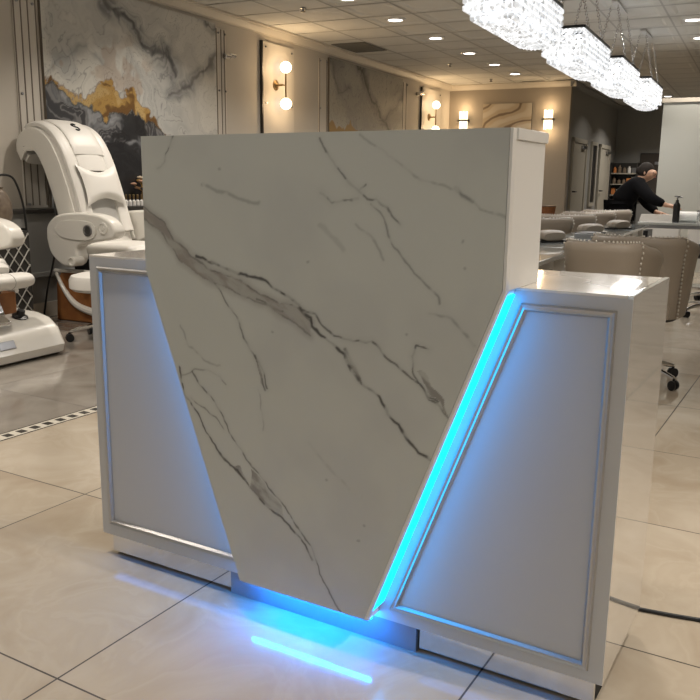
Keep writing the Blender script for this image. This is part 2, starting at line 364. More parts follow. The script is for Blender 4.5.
b = MB(); b.b6(-.155, .195, -.025, -.003, .0865, .088); b.build('added_spill_strip', M['spill_glow'], desk)  # added broad glow under the slab, beside the thin LED, for more spill
# wings: cabinet boxes with framed fronts
def wing(name, x0, x1, poly, corner_in):
    b = MB()
    b.b6(x0, x1, .003, DEP, ZB, ZT-.006, .0015)
    w = b.build(name, M['wing'], desk)
    c = MB(); c.b6(x0, x1, .0, DEP-.012, ZT-.006, ZT, .001); c.build('counter_top', M['counter'], desk)
    # front plate with a recessed field
    f = MB(); outer = poly[0]; inner = poly[1]; n = len(outer)
    vs = [(p[0], 0., p[1]) for p in outer]+[(p[0], 0., p[1]) for p in inner]+[(p[0], .004, p[1]) for p in outer]+[(p[0], .004, p[1]) for p in inner]; fs = []
    for i in range(n):
        j = (i+1) % n; fs += [(i,j,n+j,n+i), (2*n+i,2*n+j,3*n+j,3*n+i), (i,j,2*n+j,2*n+i), (n+i,n+j,3*n+j,3*n+i)]
    f.add(vs, fs); f.build('front_frame', M['wing'], w)
    g = MB(); k = MB()                      # silver moulding, mitred, standing a little proud of the frame
    prof = [(.0,.0),(.0035,-.0065),(.009,-.005),(.0125,-.006),(.0175,.0015)]
    cen = Vector((sum(p[0] for p in inner)/n, sum(p[1] for p in inner)/n)); secs = []
    for i in range(n):
        P = Vector(inner[i]); a = (Vector(inner[i-1])-P).normalized(); c_ = (Vector(inner[(i+1) % n])-P).normalized(); bis = (a+c_).normalized(); sn = max(.25, abs(a.x*bis.y-a.y*bis.x))
        secs.append([Vector((P.x+bis.x*s/sn, y, P.y+bis.y*s/sn)) for s, y in prof])
    m_ = len(prof); vs = [v for s in secs for v in s]; fs = []
    for i in range(n):
        j = (i+1) % n
        for q in range(m_-1): fs.append((i*m_+q, j*m_+q, j*m_+q+1, i*m_+q+1))
    k.add(vs, fs); k.build('panel_moulding', M['mould'], w, sharp=15)
    return w
# the diagonal edges run behind the slab on the left and free beside the light on the right
dl_ = lambda z: edgeL(np.array(z)).item()
wl = wing('left_cabinet', XL, -.02, ([(XL,ZT-.006),(-.436,ZT-.006),(-.150,ZB),(XL,ZB)], [(-.714,.8755),(-.430,.8755),(-.170,.1045),(-.714,.1045)]), 0)
wr = wing('right_cabinet', -.02, XR-.012, ([(.470,ZT-.006),(XR-.0005,ZT-.006),(XR-.0005,ZB),(.180,ZB)], [(.520,.8755),(.7145,.8755),(.7115,.096),(.231,.1005)]), 0)
b = MB(); b.prism([(-.436,ZT-.008),(.470,ZT-.008),(.180,ZB),(-.150,ZB)], .0, .004, 'y'); b.build('centre_front', M['wing'], desk)
b = MB(); b.b6(XR-.012, XR, .0005, DEP, ZB, ZT, .0012); o = b.build('side_panel', M['gloss'], desk); o['label'] = 'mirror-gloss white end panel'
b = MB(); b.b6(XL-.0005, XL+.012, .0005, DEP, ZB, ZT, .0012); b.build('side_panel', M['gloss'], desk)
# toe kick
b = MB(); b.b6(XL+.021, -.268, .018, .034, .011, ZB); b.build('toe_kick', M['mirror'], desk)
b = MB(); b.b6(.306, XR-.021, .018, .034, .011, ZB); b.build('toe_kick', M['mirror'], desk)
b = MB(); b.b6(-.266, .299, .012, .034, 0., ZB); b.build('toe_kick', M['kickc'], desk)
b = MB(); b.b6(XL+.022, XR-.022, .034, DEP-.02, 0., ZB); b.build('plinth', M['dark'], desk)
# cable
pts = spline([(.70,.50,.006),(.745,.505,.006),(.81,.515,.006),(.90,.53,.006),(1.02,.52,.006),(1.2,.47,.006),(1.5,.50,.006)], 8)
b = MB(); b.tube(pts, .0055, 8); tag(b.build('power_cord', M['black']), 'black power cord running out across the floor from under the desk', 'cord')

# ================================================================== ROOM
WN, FD, SN, BD, HC = -4.45, 13.3, -2.23, 18.45, 2.87
b = MB(); b.add([(-9,-6,0),(9,-6,0),(9,22,0),(-9,22,0)], [(0,1,2,3)]); struct(b.build('floor', M['floor']))
# mosaic strip: small dark and pale stones in a line
b = MB()
y = -2.2
b.b6(-2.033, -1.943, -2.2, 9.5, .0, .0012); b.cur = 1
b.b6(-2.033, -2.026, -2.2, 9.5, .0012, .002); b.b6(-1.950, -1.943, -2.2, 9.5, .0012, .002)
while y < 9.4:
    b.prism([(-1.988-.022,y-.018),(-1.988-.022,y+.018),(-1.988+.022,y+.018),(-1.988+.022,y-.018)], .0012, .0019, 'z'); y += .072
struct(b.build('trim_1', [mat('pale_mosaic', (.62,.58,.50), .3), mat('dark_mosaic', (.03,.028,.025), .25)]))
def roombox(name, n0, n1, d0, d1, z0, z1, m, bev=0.):
    b = MB(); b.b6(n0, n1, d0, d1, z0, z1, bev); return struct(b.build(name, m, None, rz=TH))
roombox('wall_left', WN-.15, WN, -4.5, FD+.15, 0, HC+.15, M['wallp'])
roombox('wall_far', WN-.15, SN, FD, FD+.15, 0, HC+.15, M['wallf'])
roombox('wall_side', SN-.15, SN, FD+.15, BD, 0, HC+.15, M['wallk'])
roombox('wall_back', SN-.15, 6.2, BD, BD+.15, 0, HC+.15, M['wallk'])
roombox('wall_right', 6.2, 6.35, -4.5, BD+.15, 0, HC+.15, M['wallp'])
# crown moulding along the left and far walls
CP = [(0,2.775),(.012,2.775),(.016,2.79),(.03,2.80),(.055,2.83),(.062,2.85),(.085,2.855),(.085,2.872),(0,2.872)]
b = MB(); b.prism([(WN+p, z) for p, z in CP], -4.5, FD, 'y'); struct(b.build('trim_2', M['crown'], rz=TH))
b = MB(); b.prism([(FD-p, z) for p, z in CP], WN, SN+.085, 'x'); struct(b.build('trim_3', M['crown'], rz=TH))
b = MB(); b.prism([(SN+p, z) for p, z in CP], FD-.085, BD, 'y'); struct(b.build('trim_4', M['wallk'], rz=TH))
b = MB(); b.prism([(BD-p, z) for p, z in CP], SN, 6.2, 'x'); struct(b.build('trim_5', M['wallk'], rz=TH))
# half wall with a dark top along the left wall
b = MB(); b.b6(WN, WN+.20, -4.5, FD, 0, .84); b.b6(WN+.20, WN+.235, -4.5, FD, .33, .37, .004); b.cur = 1; b.b6(WN, WN+.23, -4.5, FD, .84, .872, .004); struct(b.build('trim_6', [M['wains'], M['edge']], rz=TH))
roombox('baseboard_left', WN+.20, WN+.216, -4.5, FD, 0, .12, M['crown'])
# ceiling: flat tiles by the left wall, coffered tiles further in
T = .6125; N0 = -2.9-T/2; D0 = 5.95-T/2
b = MB(); b.cur = 0
nS = N0-T*0
def rect(n0, n1, d0, d1, z): b.add([(n0,d0,z),(n1,d0,z),(n1,d1,z),(n0,d1,z)], [(0,1,2,3)])
ns = [WN-.1, N0-T*2+.0, N0-T]+[N0+T*i for i in range(0, 16)]
j0, j1 = -18, 21
for i in range(len(ns)-1):
    for j in range(j0, j1):
        a0, a1 = ns[i], ns[i+1]; e0, e1 = D0+T*j, D0+T*(j+1)
        if e0 > BD: continue
        g = .009; z = HC
        b.cur = 1
        rect(a0, a1, e0, e0+g, z); rect(a0, a1, e1-g, e1, z); rect(a0, a0+g, e0+g, e1-g, z); rect(a1-g, a1, e0+g, e1-g, z)
        b.cur = 0
        if i < 3:
            rect(a0+g, a1-g, e0+g, e1-g, z+.004)
        else:
            s1, s2, h = .07, .105, .016
            r0 = (a0+g, a1-g, e0+g, e1-g); r1 = (a0+s1, a1-s1, e0+s1, e1-s1); r2 = (a0+s2, a1-s2, e0+s2, e1-s2)
            q = lambda r, z: [(r[0],r[2],z),(r[1],r[2],z),(r[1],r[3],z),(r[0],r[3],z)]
            b.add(q(r0,z+.004)+q(r1,z+.004), [(k,(k+1)%4,4+(k+1)%4,4+k) for k in range(4)])
            b.add(q(r1,z+.004)+q(r2,z+h), [(k,(k+1)%4,4+(k+1)%4,4+k) for k in range(4)]); b.add(q(r2,z+h), [(0,1,2,3)])
b.cur = 1; b.b6(WN-.1, ns[-1], D0+T*j0, BD, HC+.08, HC+.1)
struct(b.build('ceiling', [M['ceil'], M['grid']], rz=TH, sharp=10))
# air vent
b = MB(); b.b6(-4.30, -3.84, 8.30, 9.0, HC-.006, HC-.001)
t = thing('air_vent', 'dark grey air vent flush in the ceiling near the left wall', 'vent', rw(-4.07, 8.65, HC-.008), TH)
b = MB(); b.b6(-.24,.24,-.36,.36,0,.008,.002); b.build('frame', M['vent'], t)
for k in range(9): b = MB(); b.b6(-.21,.21,-.32+.08*k-.015,-.32+.08*k+.015,-.006,.0); b.build('slat', M['vent'], t)
# sprinklers
for (n, d), w in zip([(-3.52,6.16),(-3.5,10.6),(-3.46,12.6)], ['in the ceiling nearest, above the globe sconce', 'in the ceiling beside the far marble picture', 'in the ceiling nearest the far wall']):
    t = thing('sprinkler_head', 'small dark sprinkler head '+w, 'sprinkler', rw(n, d, HC-.0405), TH, 'ceiling sprinklers')
    b = MB(); b.lathe([(.03,.044),(.03,.036),(.012,.034),(.012,.012),(.006,.01)], seg=14); b.build('body', M['steel'], t)
    b = MB(); b.lathe([(.002,.012),(.026,.008),(.026,.003),(.002,.0)], seg=14); b.build('deflector', M['black'], t)
# recessed downlights (fixture + the lamp itself), or an added fill lamp alone
ORD = ['nearest','second nearest','third nearest','fourth nearest','fifth nearest','farthest']
dl0 = None
def downlight_or_fill(n, d, label, power, show=True, zc=HC+.016):
    global dl0
    loc = rw(n, d, zc-.022)
    if show:
        if dl0 is None:
            t = thing('ceiling_downlight', label, 'ceiling light', loc, TH, 'recessed ceiling lights'); dl0 = t
            b = MB(); b.lathe([(.115,.022),(.115,.012),(.085,.002),(.08,.006),(.08,.022)], seg=28); b.build('trim_ring', M['white'], t)
            b = MB(); b.lathe([(.079,.016),(.072,.006),(.001,.003)][::-1], seg=28); b.build('lens', M['lampface'], t)
        else: dup(dl0, loc, TH, label)
    L = bpy.data.lights.new('downlight_or_fill_lamp', 'AREA'); L.shape = 'DISK'; L.size = .14; L.energy = power; L.color = (1.,.91,.80); L.spread = math.radians(130)
    lo = bpy.data.objects.new('downlight_or_fill_lamp', L); C.objects.link(lo); lo.location = (loc[0], loc[1], loc[2]-.02)
PW = 11
for d, w in zip((5.95, 7.13, 8.40, 9.72, 10.92, 12.08), ORD): downlight_or_fill(-2.9, d, w+' recessed light of the ceiling row that leads to the far wall', PW)
downlight_or_fill(-3.42, 6.05+.0, 'recessed light closest to the left wall, beside the nearest one of its row', 0) if False else None
for d, w in zip((7.15, 8.38, 9.6), ('nearest','middle','farthest')): downlight_or_fill(.07, d, w+' of the three recessed lights right of the chandeliers', PW)
downlight_or_fill(-.99, 16.6, 'single recessed light above the top of the grey partition', PW*3.5)
for n, d, p in ((-2.9,3.5,PW*1.9),(-2.9,.1,PW*2.2),(-.8,-.22,PW*1.5),(-3.4,1.45,PW*1.7),(-3.4,4.7,PW*1.6),(.4,3.5,PW*.2),(2.6,-.3,PW*4.8),(1.45,1.0,PW*1.2),(.4,1.2,PW*.7),(2.5,6,PW*.3),(-1.2,14.6,PW*.9),(-.3,-3.6,PW*1.1),(2.2,-2.6,PW*.9)): downlight_or_fill(n, d, '', p, False)  # bare added lamps without fixtures, brightening desk, floor, left side and passage

# wall panels
def onleft(name, label, cat, d, z): return thing(name, label, cat, rw(WN, d, z), TH)
def bolts(t, pts, x, r=.011):
    for y, z in pts:
        b = MB(); b.lathe([(r,0),(r,.012),(r*.7,.016),(.001,.016)], (x,y,z), 12, Matrix.Rotation(PI/2, 3, 'Y')); b.build('standoff_bolt', M['steel'], t)
# poured-resin pictures
def art_colors(u, v, GT, GB, ST_, seed, gold=True):
    wu = u+(fbm(u, v, 1.6, 5, seed)-.5)*.85+(fbm(u, v, 5, 4, seed+50)-.5)*.22; wv = v+(fbm(u, v, 1.6, 5, seed+7)-.5)*.85+(fbm(u, v, 5, 4, seed+60)-.5)*.22
    g = fbm(wu, wv, 2.1, 5, seed+11); g3 = fbm(wu, wv, 1.5, 3, seed+11); g = .5*g+.5*g3; rings = .5+.5*np.sin(g3*80); fine = np.abs(np.sin(g3*52+.6))
    c = np.ones(u.shape+(3,))*np.array([.60,.59,.545]); c = mix(c, sstep(.45,.60,g)*.7, [.33,.34,.34]); c = mix(c, rings*.32, [.74,.73,.68]); c = mix(c, sstep(.8,1,rings)*.16, [.2,.2,.2]); c = mix(c, sstep(.20,.0,fine)*.60, [.14,.14,.145]); c = mix(c, sstep(.52,.66,fbm(wu,wv,1.1,3,seed+200))*.5, [.62,.60,.55])
    for P, w, k in ST_:
        d, p = pdist(wu*.5+u*.5, wv*.5+v*.5, P); c = mix(c, sstep(w, w*.1, d)*k*(.45+.55*(.5+.5*np.sin(g*60+d*40))), [.11,.115,.125]); c = mix(c, sstep(.7,1,.5+.5*np.sin(g*110+d*90))*sstep(w*1.2,w*.2,d)*.5, [.40,.41,.41]); c = mix(c, sstep(w*.22, 0, d)*k*.8, [.05,.05,.055])
    if gold:
        gx = [p[0] for p in GT]; gz = [p[1] for p in GT]; bx = [p[0] for p in GB]; bz = [p[1] for p in GB]
        jit = (fbm(u, v, 13, 4, seed+90)-.5)*.16
        top = np.interp(u, gx, gz)+jit; bot = np.interp(u, bx, bz)+jit*.8
        h = fbm(wu, wv, 3.0, 3, seed+31); r2 = .5+.5*np.sin(h*70)
        dark = np.ones(u.shape+(3,))*np.array([.045,.045,.05]); dark = mix(dark, sstep(.44,.56,h)*.9, [.27,.28,.295]); dark = mix(dark, sstep(.6,.95,r2)*.4, [.36,.36,.36]); dark = mix(dark, sstep(.48,.6,fbm(wu,wv,2.2,4,seed+70))*.95, [.012,.012,.014])
        reach = np.interp(u, [3.4,4.6,4.85,5.3,5.9], [9,9,1.2,.6,.3]); inside = (v < bot)
        low = np.interp(u, [3.4,4.85,5.2,5.9], [0.,0.,.25,.6])
        c = np.where(inside[..., None], dark*(1-low[..., None])+c*low[..., None], c)
        gk = sstep(0,.012,top-v)*sstep(0,.012,v-bot); gm = fbm(wu, wv, 5, 3, seed+15)
        gc = mix(np.ones(u.shape+(3,))*np.array([.40,.245,.07]), sstep(.5,.60,gm)*.8, [.52,.37,.16]); gc = mix(gc, sstep(.47,.40,gm), [.15,.075,.02]); gc = mix(gc, sstep(.35,.05,np.abs(np.sin(gm*120)))*.6, [.20,.11,.035]); c = np.where(gk[..., None] > .5, gc, c)
        c = mix(c, sstep(.012,.0,np.abs(v-top))*.7*(u < 5.0), [.16,.08,.03]); c = mix(c, sstep(.02,.0,np.abs(v-bot))*.8*(u < 5.0), [.02,.02,.02])
        sp = sstep(.60,.66,fbm(u, v, 5, 3, seed+120))*sstep(.35,.1,np.abs(v-top-.2))*(v > top)*(u < 4.9); c = mix(c, sp*.4, [.36,.24,.16])
    return c
GT = [(3.48,1.9),(3.61,1.93),(3.7,1.86),(3.8,1.8),(3.92,1.81),(4.04,1.9),(4.17,1.96),(4.29,1.96),(4.36,1.86),(4.47,1.91),(4.54,1.97),(4.59,1.86),(4.66,1.78),(4.74,1.77),(4.84,1.7),(4.94,1.56),(5.2,1.3),(5.9,1.0)]
GB = [(3.48,1.86),(3.61,1.89),(3.72,1.78),(3.85,1.75),(4.03,1.71),(4.16,1.63),(4.28,1.7),(4.48,1.72),(4.69,1.67),(4.81,1.66),(4.94,1.55),(5.2,1.28),(5.9,1.0)]
S1 = [([(4.2,2.85),(4.26,2.71),(4.41,2.61),(4.61,2.56),(4.76,2.42),(4.92,2.32),(5.1,2.27),(5.22,2.18)], .17, .85), ([(5.95,2.38),(5.62,2.22),(5.35,2.08),(5.15,2.0)], .13, .7), ([(5.5,2.8),(5.7,2.68),(5.95,2.62)], .10, .6), ([(3.5,1.95),(3.7,2.2),(4.0,2.3),(4.3,2.1)], .05, .25)]
def picture(d0, d1, z0, z1, cols, label, nu, nv, bp):
    t = onleft('marble_picture', label, 'picture', (d0+d1)/2, z0); w = (d1-d0)/2; h = z1-z0
    U, V = np.meshgrid(np.linspace(d0, d1, nu), np.linspace(z0, z1, nv))
    pattern_grid('picture_face', U, V, cols(U, V), M['art'], t, lambda X, Z: (np.full(X.shape, .0305), X-(d0+d1)/2, Z-z0))
    b = MB(); b.b6(.001,.030,-w,w,0,h); b.build('backing', M['lineedge'], t); bolts(t, bp, .030); return t
picture(3.47, 5.87, .875, 2.735, lambda U, V: art_colors(U, V, GT, GB, S1, 5), 'large grey, black and gold marble-swirl picture behind the white massage chair', 330, 256, [])
S2 = [([(9.2,2.85),(9.33,2.7),(9.57,2.5),(9.93,2.25),(10.31,2.0),(10.5,1.7)], .16, .95), ([(10.98,2.5),(10.6,2.25),(10.3,2.1)], .13, .8), ([(8.6,2.6),(8.8,2.3),(9.1,2.4)], .08, .5)]
GT2 = [(3.4+a*5/2.5, b) for a, b in ()] or [(8.4,1.84),(8.55,1.93),(8.7,1.84),(8.95,1.84),(9.1,1.94),(9.25,1.86),(9.5,1.8),(9.8,1.7),(11.1,1.2)]
GB2 = [(8.4,1.75),(9.3,1.72),(9.8,1.6),(11.1,1.1)]
def art2(U, V):
    c = art_colors(U, V, None, None, S2, 45, False)*np.array([.62,.60,.56]); top = np.interp(U, [p[0] for p in GT2], [p[1] for p in GT2])+(fbm(U, V, 9, 3, 8)-.5)*.1
    c = np.where(((V < top) & (U < 9.6))[..., None], np.array([.30,.19,.07]), c); return np.where((V < top-.14)[..., None], np.array([.06,.06,.065]), c)
picture(8.46, 10.98, .875, 2.735, art2, 'smaller-looking grey marble-swirl picture farther along the left wall', 200, 150, [(-1.24,1.83)])
def strips(d0, d1, label, inner, bp):
    t = onleft('acrylic_wall_strip', label, 'wall panel', (d0+d1)/2, .875); w = (d1-d0)/2
    b = MB(); b.b6(.001,.012,-w,w,0,1.83,.002); b.build('panel', M['acryl'], t)
    for y in inner: b = MB(); b.b6(.012,.018,y-.0045,y+.0045,.02,1.82,.001); b.build('strip', M['lineedge'], t)
    bolts(t, bp, .012); return t
strips(3.20, 3.44, 'pale acrylic wall strip left of the large marble picture', (-.11,-.04,.03,.11), [(-.08,1.6),(.08,1.6),(-.08,.9),(-.08,.03)])
strips(5.90, 6.08, 'pale acrylic wall strip right of the large marble picture', (-.085,.0,.06), [(-.05,1.78),(.07,1.78),(-.05,1.19),(.07,1.19)])
strips(8.20, 8.43, 'pale acrylic wall strip left of the smaller-looking marble picture', (-.105,.09), [(-.09,1.79),(.09,1.79),(-.09,1.19)])
strips(11.03, 11.22, 'pale acrylic wall strip right of the smaller-looking marble picture', (-.085,.05), [(.07,1.79)])
def pan(d0, d1, label):
    t = onleft('sconce_backboard', label, 'wall panel', (d0+d1)/2, .875); w = (d1-d0)/2
    b = MB(); b.b6(.001,.028,-w,w,0,1.83,.003); b.build('board', M['acryl'], t)
    b = MB(); b.b6(.001,.034,-w-.022,-w,0,1.83); b.build('edge_strip', M['edge'], t)
    bolts(t, [(-w+.06,1.77),(w-.06,1.77),(-w+.06,1.14),(w-.06,1.14),(-w+.06,.4),(w-.06,.4)], .028)
pan(6.80, 7.52, 'cream backboard on the left wall behind the nearer globe sconce'); pan(11.84, 12.76, 'cream backboard on the left wall behind the farther globe sconce')
def sconce(d, z, label):
    t = onleft('globe_sconce', label, 'wall lamp', d, z)
    R = Matrix.Rotation(PI/2, 3, 'Y')
    b = MB(); b.lathe([(.06,.028),(.06,.04),(.03,.05),(.012,.06),(.012,.13)], (0,-.07,0), 20, R); b.build('wall_mount', M['brass'], t)
    b = MB(); b.tube([(.13,-.07,0),(.13,0,0)], .009, 10); b.tube([(.13,0,-.15),(.13,0,.15)], .009, 10); b.build('rod', M['brass'], t)
    for s in (1,-1): b = MB(); b.sph((.13,0,.21*s), .068, 24, 16); b.build('globe', M['globe'], t)
    L = bpy.data.lights.new('sconce_glow', 'POINT'); L.energy = 9; L.color = (1.,.68,.36); L.shadow_soft_size = .07
    for s in (1,-1): lo = bpy.data.objects.new('sconce_glow', L); C.objects.link(lo); lo.location = rw(WN+.20, d, z+.21*s); lo.location.x += .0
sconce(7.15, 2.235, 'twin globe wall lamp on the nearer cream backboard'); sconce(12.25, 2.23, 'twin globe wall lamp on the farther cream backboard, by the room corner')
def spot(d, z, label):
    t = onleft('wall_spotlight', label, 'spotlight', d, z); R = Matrix.Rotation(PI/2, 3, 'Y')
    b = MB(); b.lathe([(.03,.0),(.03,.02),(.012,.03),(.012,.07)], (.012,0,0), 14, R); b.build('mount', M['steel'], t)
    for s in (-1,1):
        b = MB(); b.lathe([(.016,-.05),(.024,-.04),(.024,.05),(.018,.055)], (.09,s*.045,.01*s), 14, Matrix.Rotation(PI/2, 3, 'X')); b.build('lamp_head', M['chrome'], t)
spot(6.05, 2.43, 'small chrome twin spotlight right of the large marble picture'); spot(11.62, 2.57, 'small chrome twin spotlight beside the farther globe sconce')
# picture and sconces on the far wall
def onfar(name, label, cat, n, z): return thing(name, label, cat, rw(n, FD, z), TH)
t = onfar('swirl_picture', 'cream and brown wave-patterned picture on the far wall between the crystal sconces', 'picture', -3.34, 1.62)
U, V = np.meshgrid(np.linspace(-.45,.45,150), np.linspace(0,.90,150))
q = fbm(U, V, 2.2, 3, 33); ph = np.sin((U*1.0+.30*np.sin(V*4.6+U*2.)+V*.2)*19+q*7); c = np.ones(U.shape+(3,))*np.array([.42,.35,.26]); c = mix(c, sstep(-.1,.9,ph), [.50,.45,.37]); c = mix(c, sstep(-.75,-1.,ph)*.85, [.13,.09,.06])
pattern_grid('picture_face', U, V, c, M['relief'], t, lambda X, Z: (X, np.full(X.shape, -.0405), Z))
b = MB(); b.b6(-.45,.45,-.04,-.001,0,.90); b.build('backing', M['edge'], t)
def csconce(n, z, label):
    t = onfar('crystal_sconce', label, 'wall lamp', n, z)
    b = MB(); b.b6(-.05,.05,-.03,-.001,-.08,.08,.004); b.build('wall_plate', M['chrome'], t)
    b = MB(); b.lathe([(.105,-.012),(.115,-.006),(.115,.012),(.105,.016)], (0,-.09,0), 20); b.build('band', M['black'], t)
    b = MB()
    for k in range(14):
        a = 2*PI*k/14; x, y = .070*math.cos(a), -.09+.05*math.sin(a); b.tube([(x,y,.018),(x,y,.13+.02*(k%2)),(x,y,.145+.02*(k%2))], [.010,.010,.003], 6); b.tube([(x,y,-.014),(x,y,-.13-.02*(k%2)),(x,y,-.15-.02*(k%2))], [.010,.010,.003], 6)
    b.build('crystal_rods', M['crystal_lit'], t)
    L = bpy.data.lights.new('sconce_glow', 'POINT'); L.energy = 3.2; L.color = (1.,.70,.40); L.shadow_soft_size = .05
    for s in (.22,-.22): lo = bpy.data.objects.new('sconce_glow', L); C.objects.link(lo); lo.location = rw(n, FD-.16, z+s)
csconce(-4.14, 2.235, 'crystal wall sconce with a dark band, left of the wave-patterned picture'); csconce(-2.58, 2.225, 'crystal wall sconce with a dark band, right of the wave-patterned picture')
# doors of the side passage
def door(name, d0, d1, z1):
    b = MB(); b.b6(SN,SN+.03,d0,d1,0,z1,.004); r = struct(b.build(name, M['door'], rz=TH))
    b = MB()
    for q in ((d0-.08,d0,0,z1+.08),(d1,d1+.08,0,z1+.08),(d0-.08,d1+.08,z1,z1+.08)): b.b6(SN,SN+.05,*q,.004)
    b.build('door_frame', M['door'], r)
    b = MB(); b.tube([(SN+.03,d0+.1,.98),(SN+.08,d0+.1,.98),(SN+.08,d0+.24,.98)], .014, 8); b.build('door_handle', M['black'], r)
    b = MB(); b.b6(SN+.03,SN+.08,d1-.45,d1-.1,z1-.10,z1-.04,.006); b.build('door_closer', M['steel'], r); return r
door('door_1', 13.66, 14.80, 1.86); door('door_2', 16.40, 17.50, 1.86)
b = MB(); b.b6(SN,SN+.02,15.5,15.95,.75,1.88); w = struct(b.build('window_1', M['black'], rz=TH))
b = MB()
for q in ((15.43,15.5,.68,1.95),(15.95,16.02,.68,1.95),(15.5,15.95,1.88,1.95),(15.5,15.95,.68,.75)): b.b6(SN,SN+.04,*q)
b.build('window_frame', M['door'], w)
# pale partition on the right
b = MB(); b.b6(-.335,3.6,10.0,10.2,0,2.16); b.cur = 1; b.b6(-.355,3.62,9.98,10.22,2.16,2.215,.008); struct(b.build('wall_partition', [M['part'], M['crown']], rz=TH))
# ================================================================== MASSAGE CHAIRS
def pedicure_chair(label, loc, rz):
    t = thing('massage_chair', label, 'massage chair', loc, rz, 'white pedicure massage chairs')
    # foot basin unit
    b = MB(); b.prism([(-.46,.0),(.30,.0),(.30,.40),(-.38,.40),(-.44,.30)], -.31, .31, 'y', .025); b.build('tub_side', M['wood'], t)
    b = MB()
    b.prism([(.18,.0),(.52,.0),(.57,.02),(.585,.07),(.56,.12),(.53,.18),(.46,.235),(.36,.26),(.18,.27)], -.40, .44, 'y', .045, 4); pod = b.build('tub_front', M['shell'], t)
    b = MB(); b.lathe([(.045,0),(.045,.012),(.03,.016),(.001,.016)], (.553,-.24,.13), 18, Matrix.Rotation(PI*.36, 3, 'Y')); b.build('drain_cap', M['steel'], pod)
    b = MB(); b.box((.556,-.02,.125), (.012,.12,.055), .005, Matrix.Rotation(-.45, 4, 'Y')); b.build('jet_grille', M['steel'], pod)
    b = MB(); b.lathe([(.05,.0),(.05,.012),(.028,.02),(.024,.05),(.001,.052)], (.40,.23,.25), 10, Matrix.Rotation(.35, 3, 'Y')); b.build('tap_knob', M['black'], pod)
    b = MB(); b.lathe([(.045,.0),(.04,.018),(.015,.024),(.001,.024)], (.42,-.22,.245), 16, Matrix.Rotation(.4, 3, 'Y')); b.build('jet_cap', M['steel'], pod)
    b = MB(); b.b6(-.05,.30,-.24,.24,.262,.275,.004); b.build('basin', M['black'], t)
    for s in (-1,1):
        arc = spline([(-.42,s*.318,.385),(-.34,s*.318,.25),(-.22,s*.318,.14),(-.02,s*.318,.09),(.2,s*.318,.09)], 6); b = MB(); b.tube(arc, [.012+.028*(i/len(arc)) for i in range(len(arc))], 10); b.build('side_trim', M['shell'], t)
        arc = [(-.44,s*.31,.40),(-.1,s*.31,.405),(.3,s*.31,.405)]; b = MB(); b.tube(arc, .016, 8); b.build('tub_rim', M['shell'], t)
    # chrome plate carrying the foot rest
    b = MB(); pr = spline([(.40,0,.23),(.44,0,.28),(.42,0,.34),(.40,0,.39),(.44,0,.45)], 6)
    vs = []; fs = []
    for p in pr: vs += [(p.x,-.08,p.z),(p.x,.08,p.z),(p.x-.03,.08,p.z),(p.x-.03,-.08,p.z)]
    for i in range(len(pr)-1):
        for k in range(4): fs.append((4*i+k,4*i+(k+1)%4,4*i+4+(k+1)%4,4*i+4+k))
    fs += [(0,1,2,3),tuple(4*(len(pr)-1)+k for k in (0,1,2,3))]; b.add(vs, fs); b.build('footrest_support', M['chrome'], t)
    b = MB(); b.box((.45,0,.255), (.10,.16,.05), .012, Matrix.Rotation(.5, 4, 'Y')); b.build('spout', M['chrome'], t)
    b = MB()
    sec = [(-.26,.02),(-.25,.042),(-.2,.05),(0,.052),(.2,.05),(.25,.042),(.26,.02)]
    b.loft([[Vector((.47+r*1.5*math.cos(2*PI*k/16), y, .495+r*math.sin(2*PI*k/16))) for k in range(16)] for y, r in sec])
    fr = b.build('foot_rest', M['leather'], t)
    for y in (-.09,.09): b = MB(); b.lathe([(.0525,-.002),(.0535,0),(.0525,.002)], (.47,y,.495), 20, Matrix.Diagonal((1.5,1,1)).to_3x3() @ Matrix.Rotation(PI/2, 3, 'X')); b.build('seam', M['leather2'], fr)
    # seat
    b = MB(); b.b6(-.30,.30,-.27,.27,.50,.62,.045,4); b.build('seat', M['leather'], t)
    b = MB(); b.slab_path([(.22,.575),(.28,.57),(.33,.56),(.37,.545)], [.22,.23,.23,.20], .035); b.build('leg_pad', M['leather'], t)
    b = MB(); b.b6(-.30,.24,-.25,.25,.40,.50,.02); b.build('seat_base', M['black'], t)
    # back
    path = [(p.x, p.z) for p in spline([(-.20,0,.58),(-.255,0,.72),(-.305,0,.88),(-.36,0,1.05),(-.435,0,1.24),(-.515,0,1.365),(-.60,0,1.43),(-.69,0,1.425),(-.745,0,1.375),(-.745,0,1.305),(-.70,0,1.265)], 5)]; n = len(path)
    wd = [.27+.02*math.sin(PI*min(1, i/(n*.6))) for i in range(n)]; th = [.10 if i < n*.5 else .10-.05*min(1,(i-n*.5)/(n*.3)) for i in range(n)]
    b = MB(); b.slab_path(path, wd, th, 0, 5, 32); back = b.build('backrest', M['leather'], t)
    def off(fr0, fr1, dn):
        out = []
        for i in range(int(fr0*(n-1)), int(fr1*(n-1))+1):
            a = Vector((path[max(0,i-1)][0], path[max(0,i-1)][1])); c = Vector((path[min(n-1,i+1)][0], path[min(n-1,i+1)][1])); tg = (c-a).normalized(); out.append((path[i][0]+tg.y*(th[i]+dn), path[i][1]-tg.x*(th[i]+dn)))
        return out
    for s in (-1,1):
        q = off(.06,.70,.012); b = MB(); b.slab_path(q, .062, .030, s*.205, 2.4, 16); b.build('side_bolster', M['leather'], back)
        q = off(.02,.97,-.10); b = MB(); b.slab_path(q, .014, .088, s*.292, 3, 16); b.build('side_piping', M['shell'], back)
    q = off(.05,.34,.004); b = MB(); b.slab_path(q, .145, .012, 0, 4); b.build('back_panel', M['leather2'], back)
    q = off(.41,.735,.030); b = MB(); b.slab_path(q, .165, [.02]+[.032]*(len(q)-2)+[.018], 0, 4); hd = b.build('head_pad', M['leather'], back)
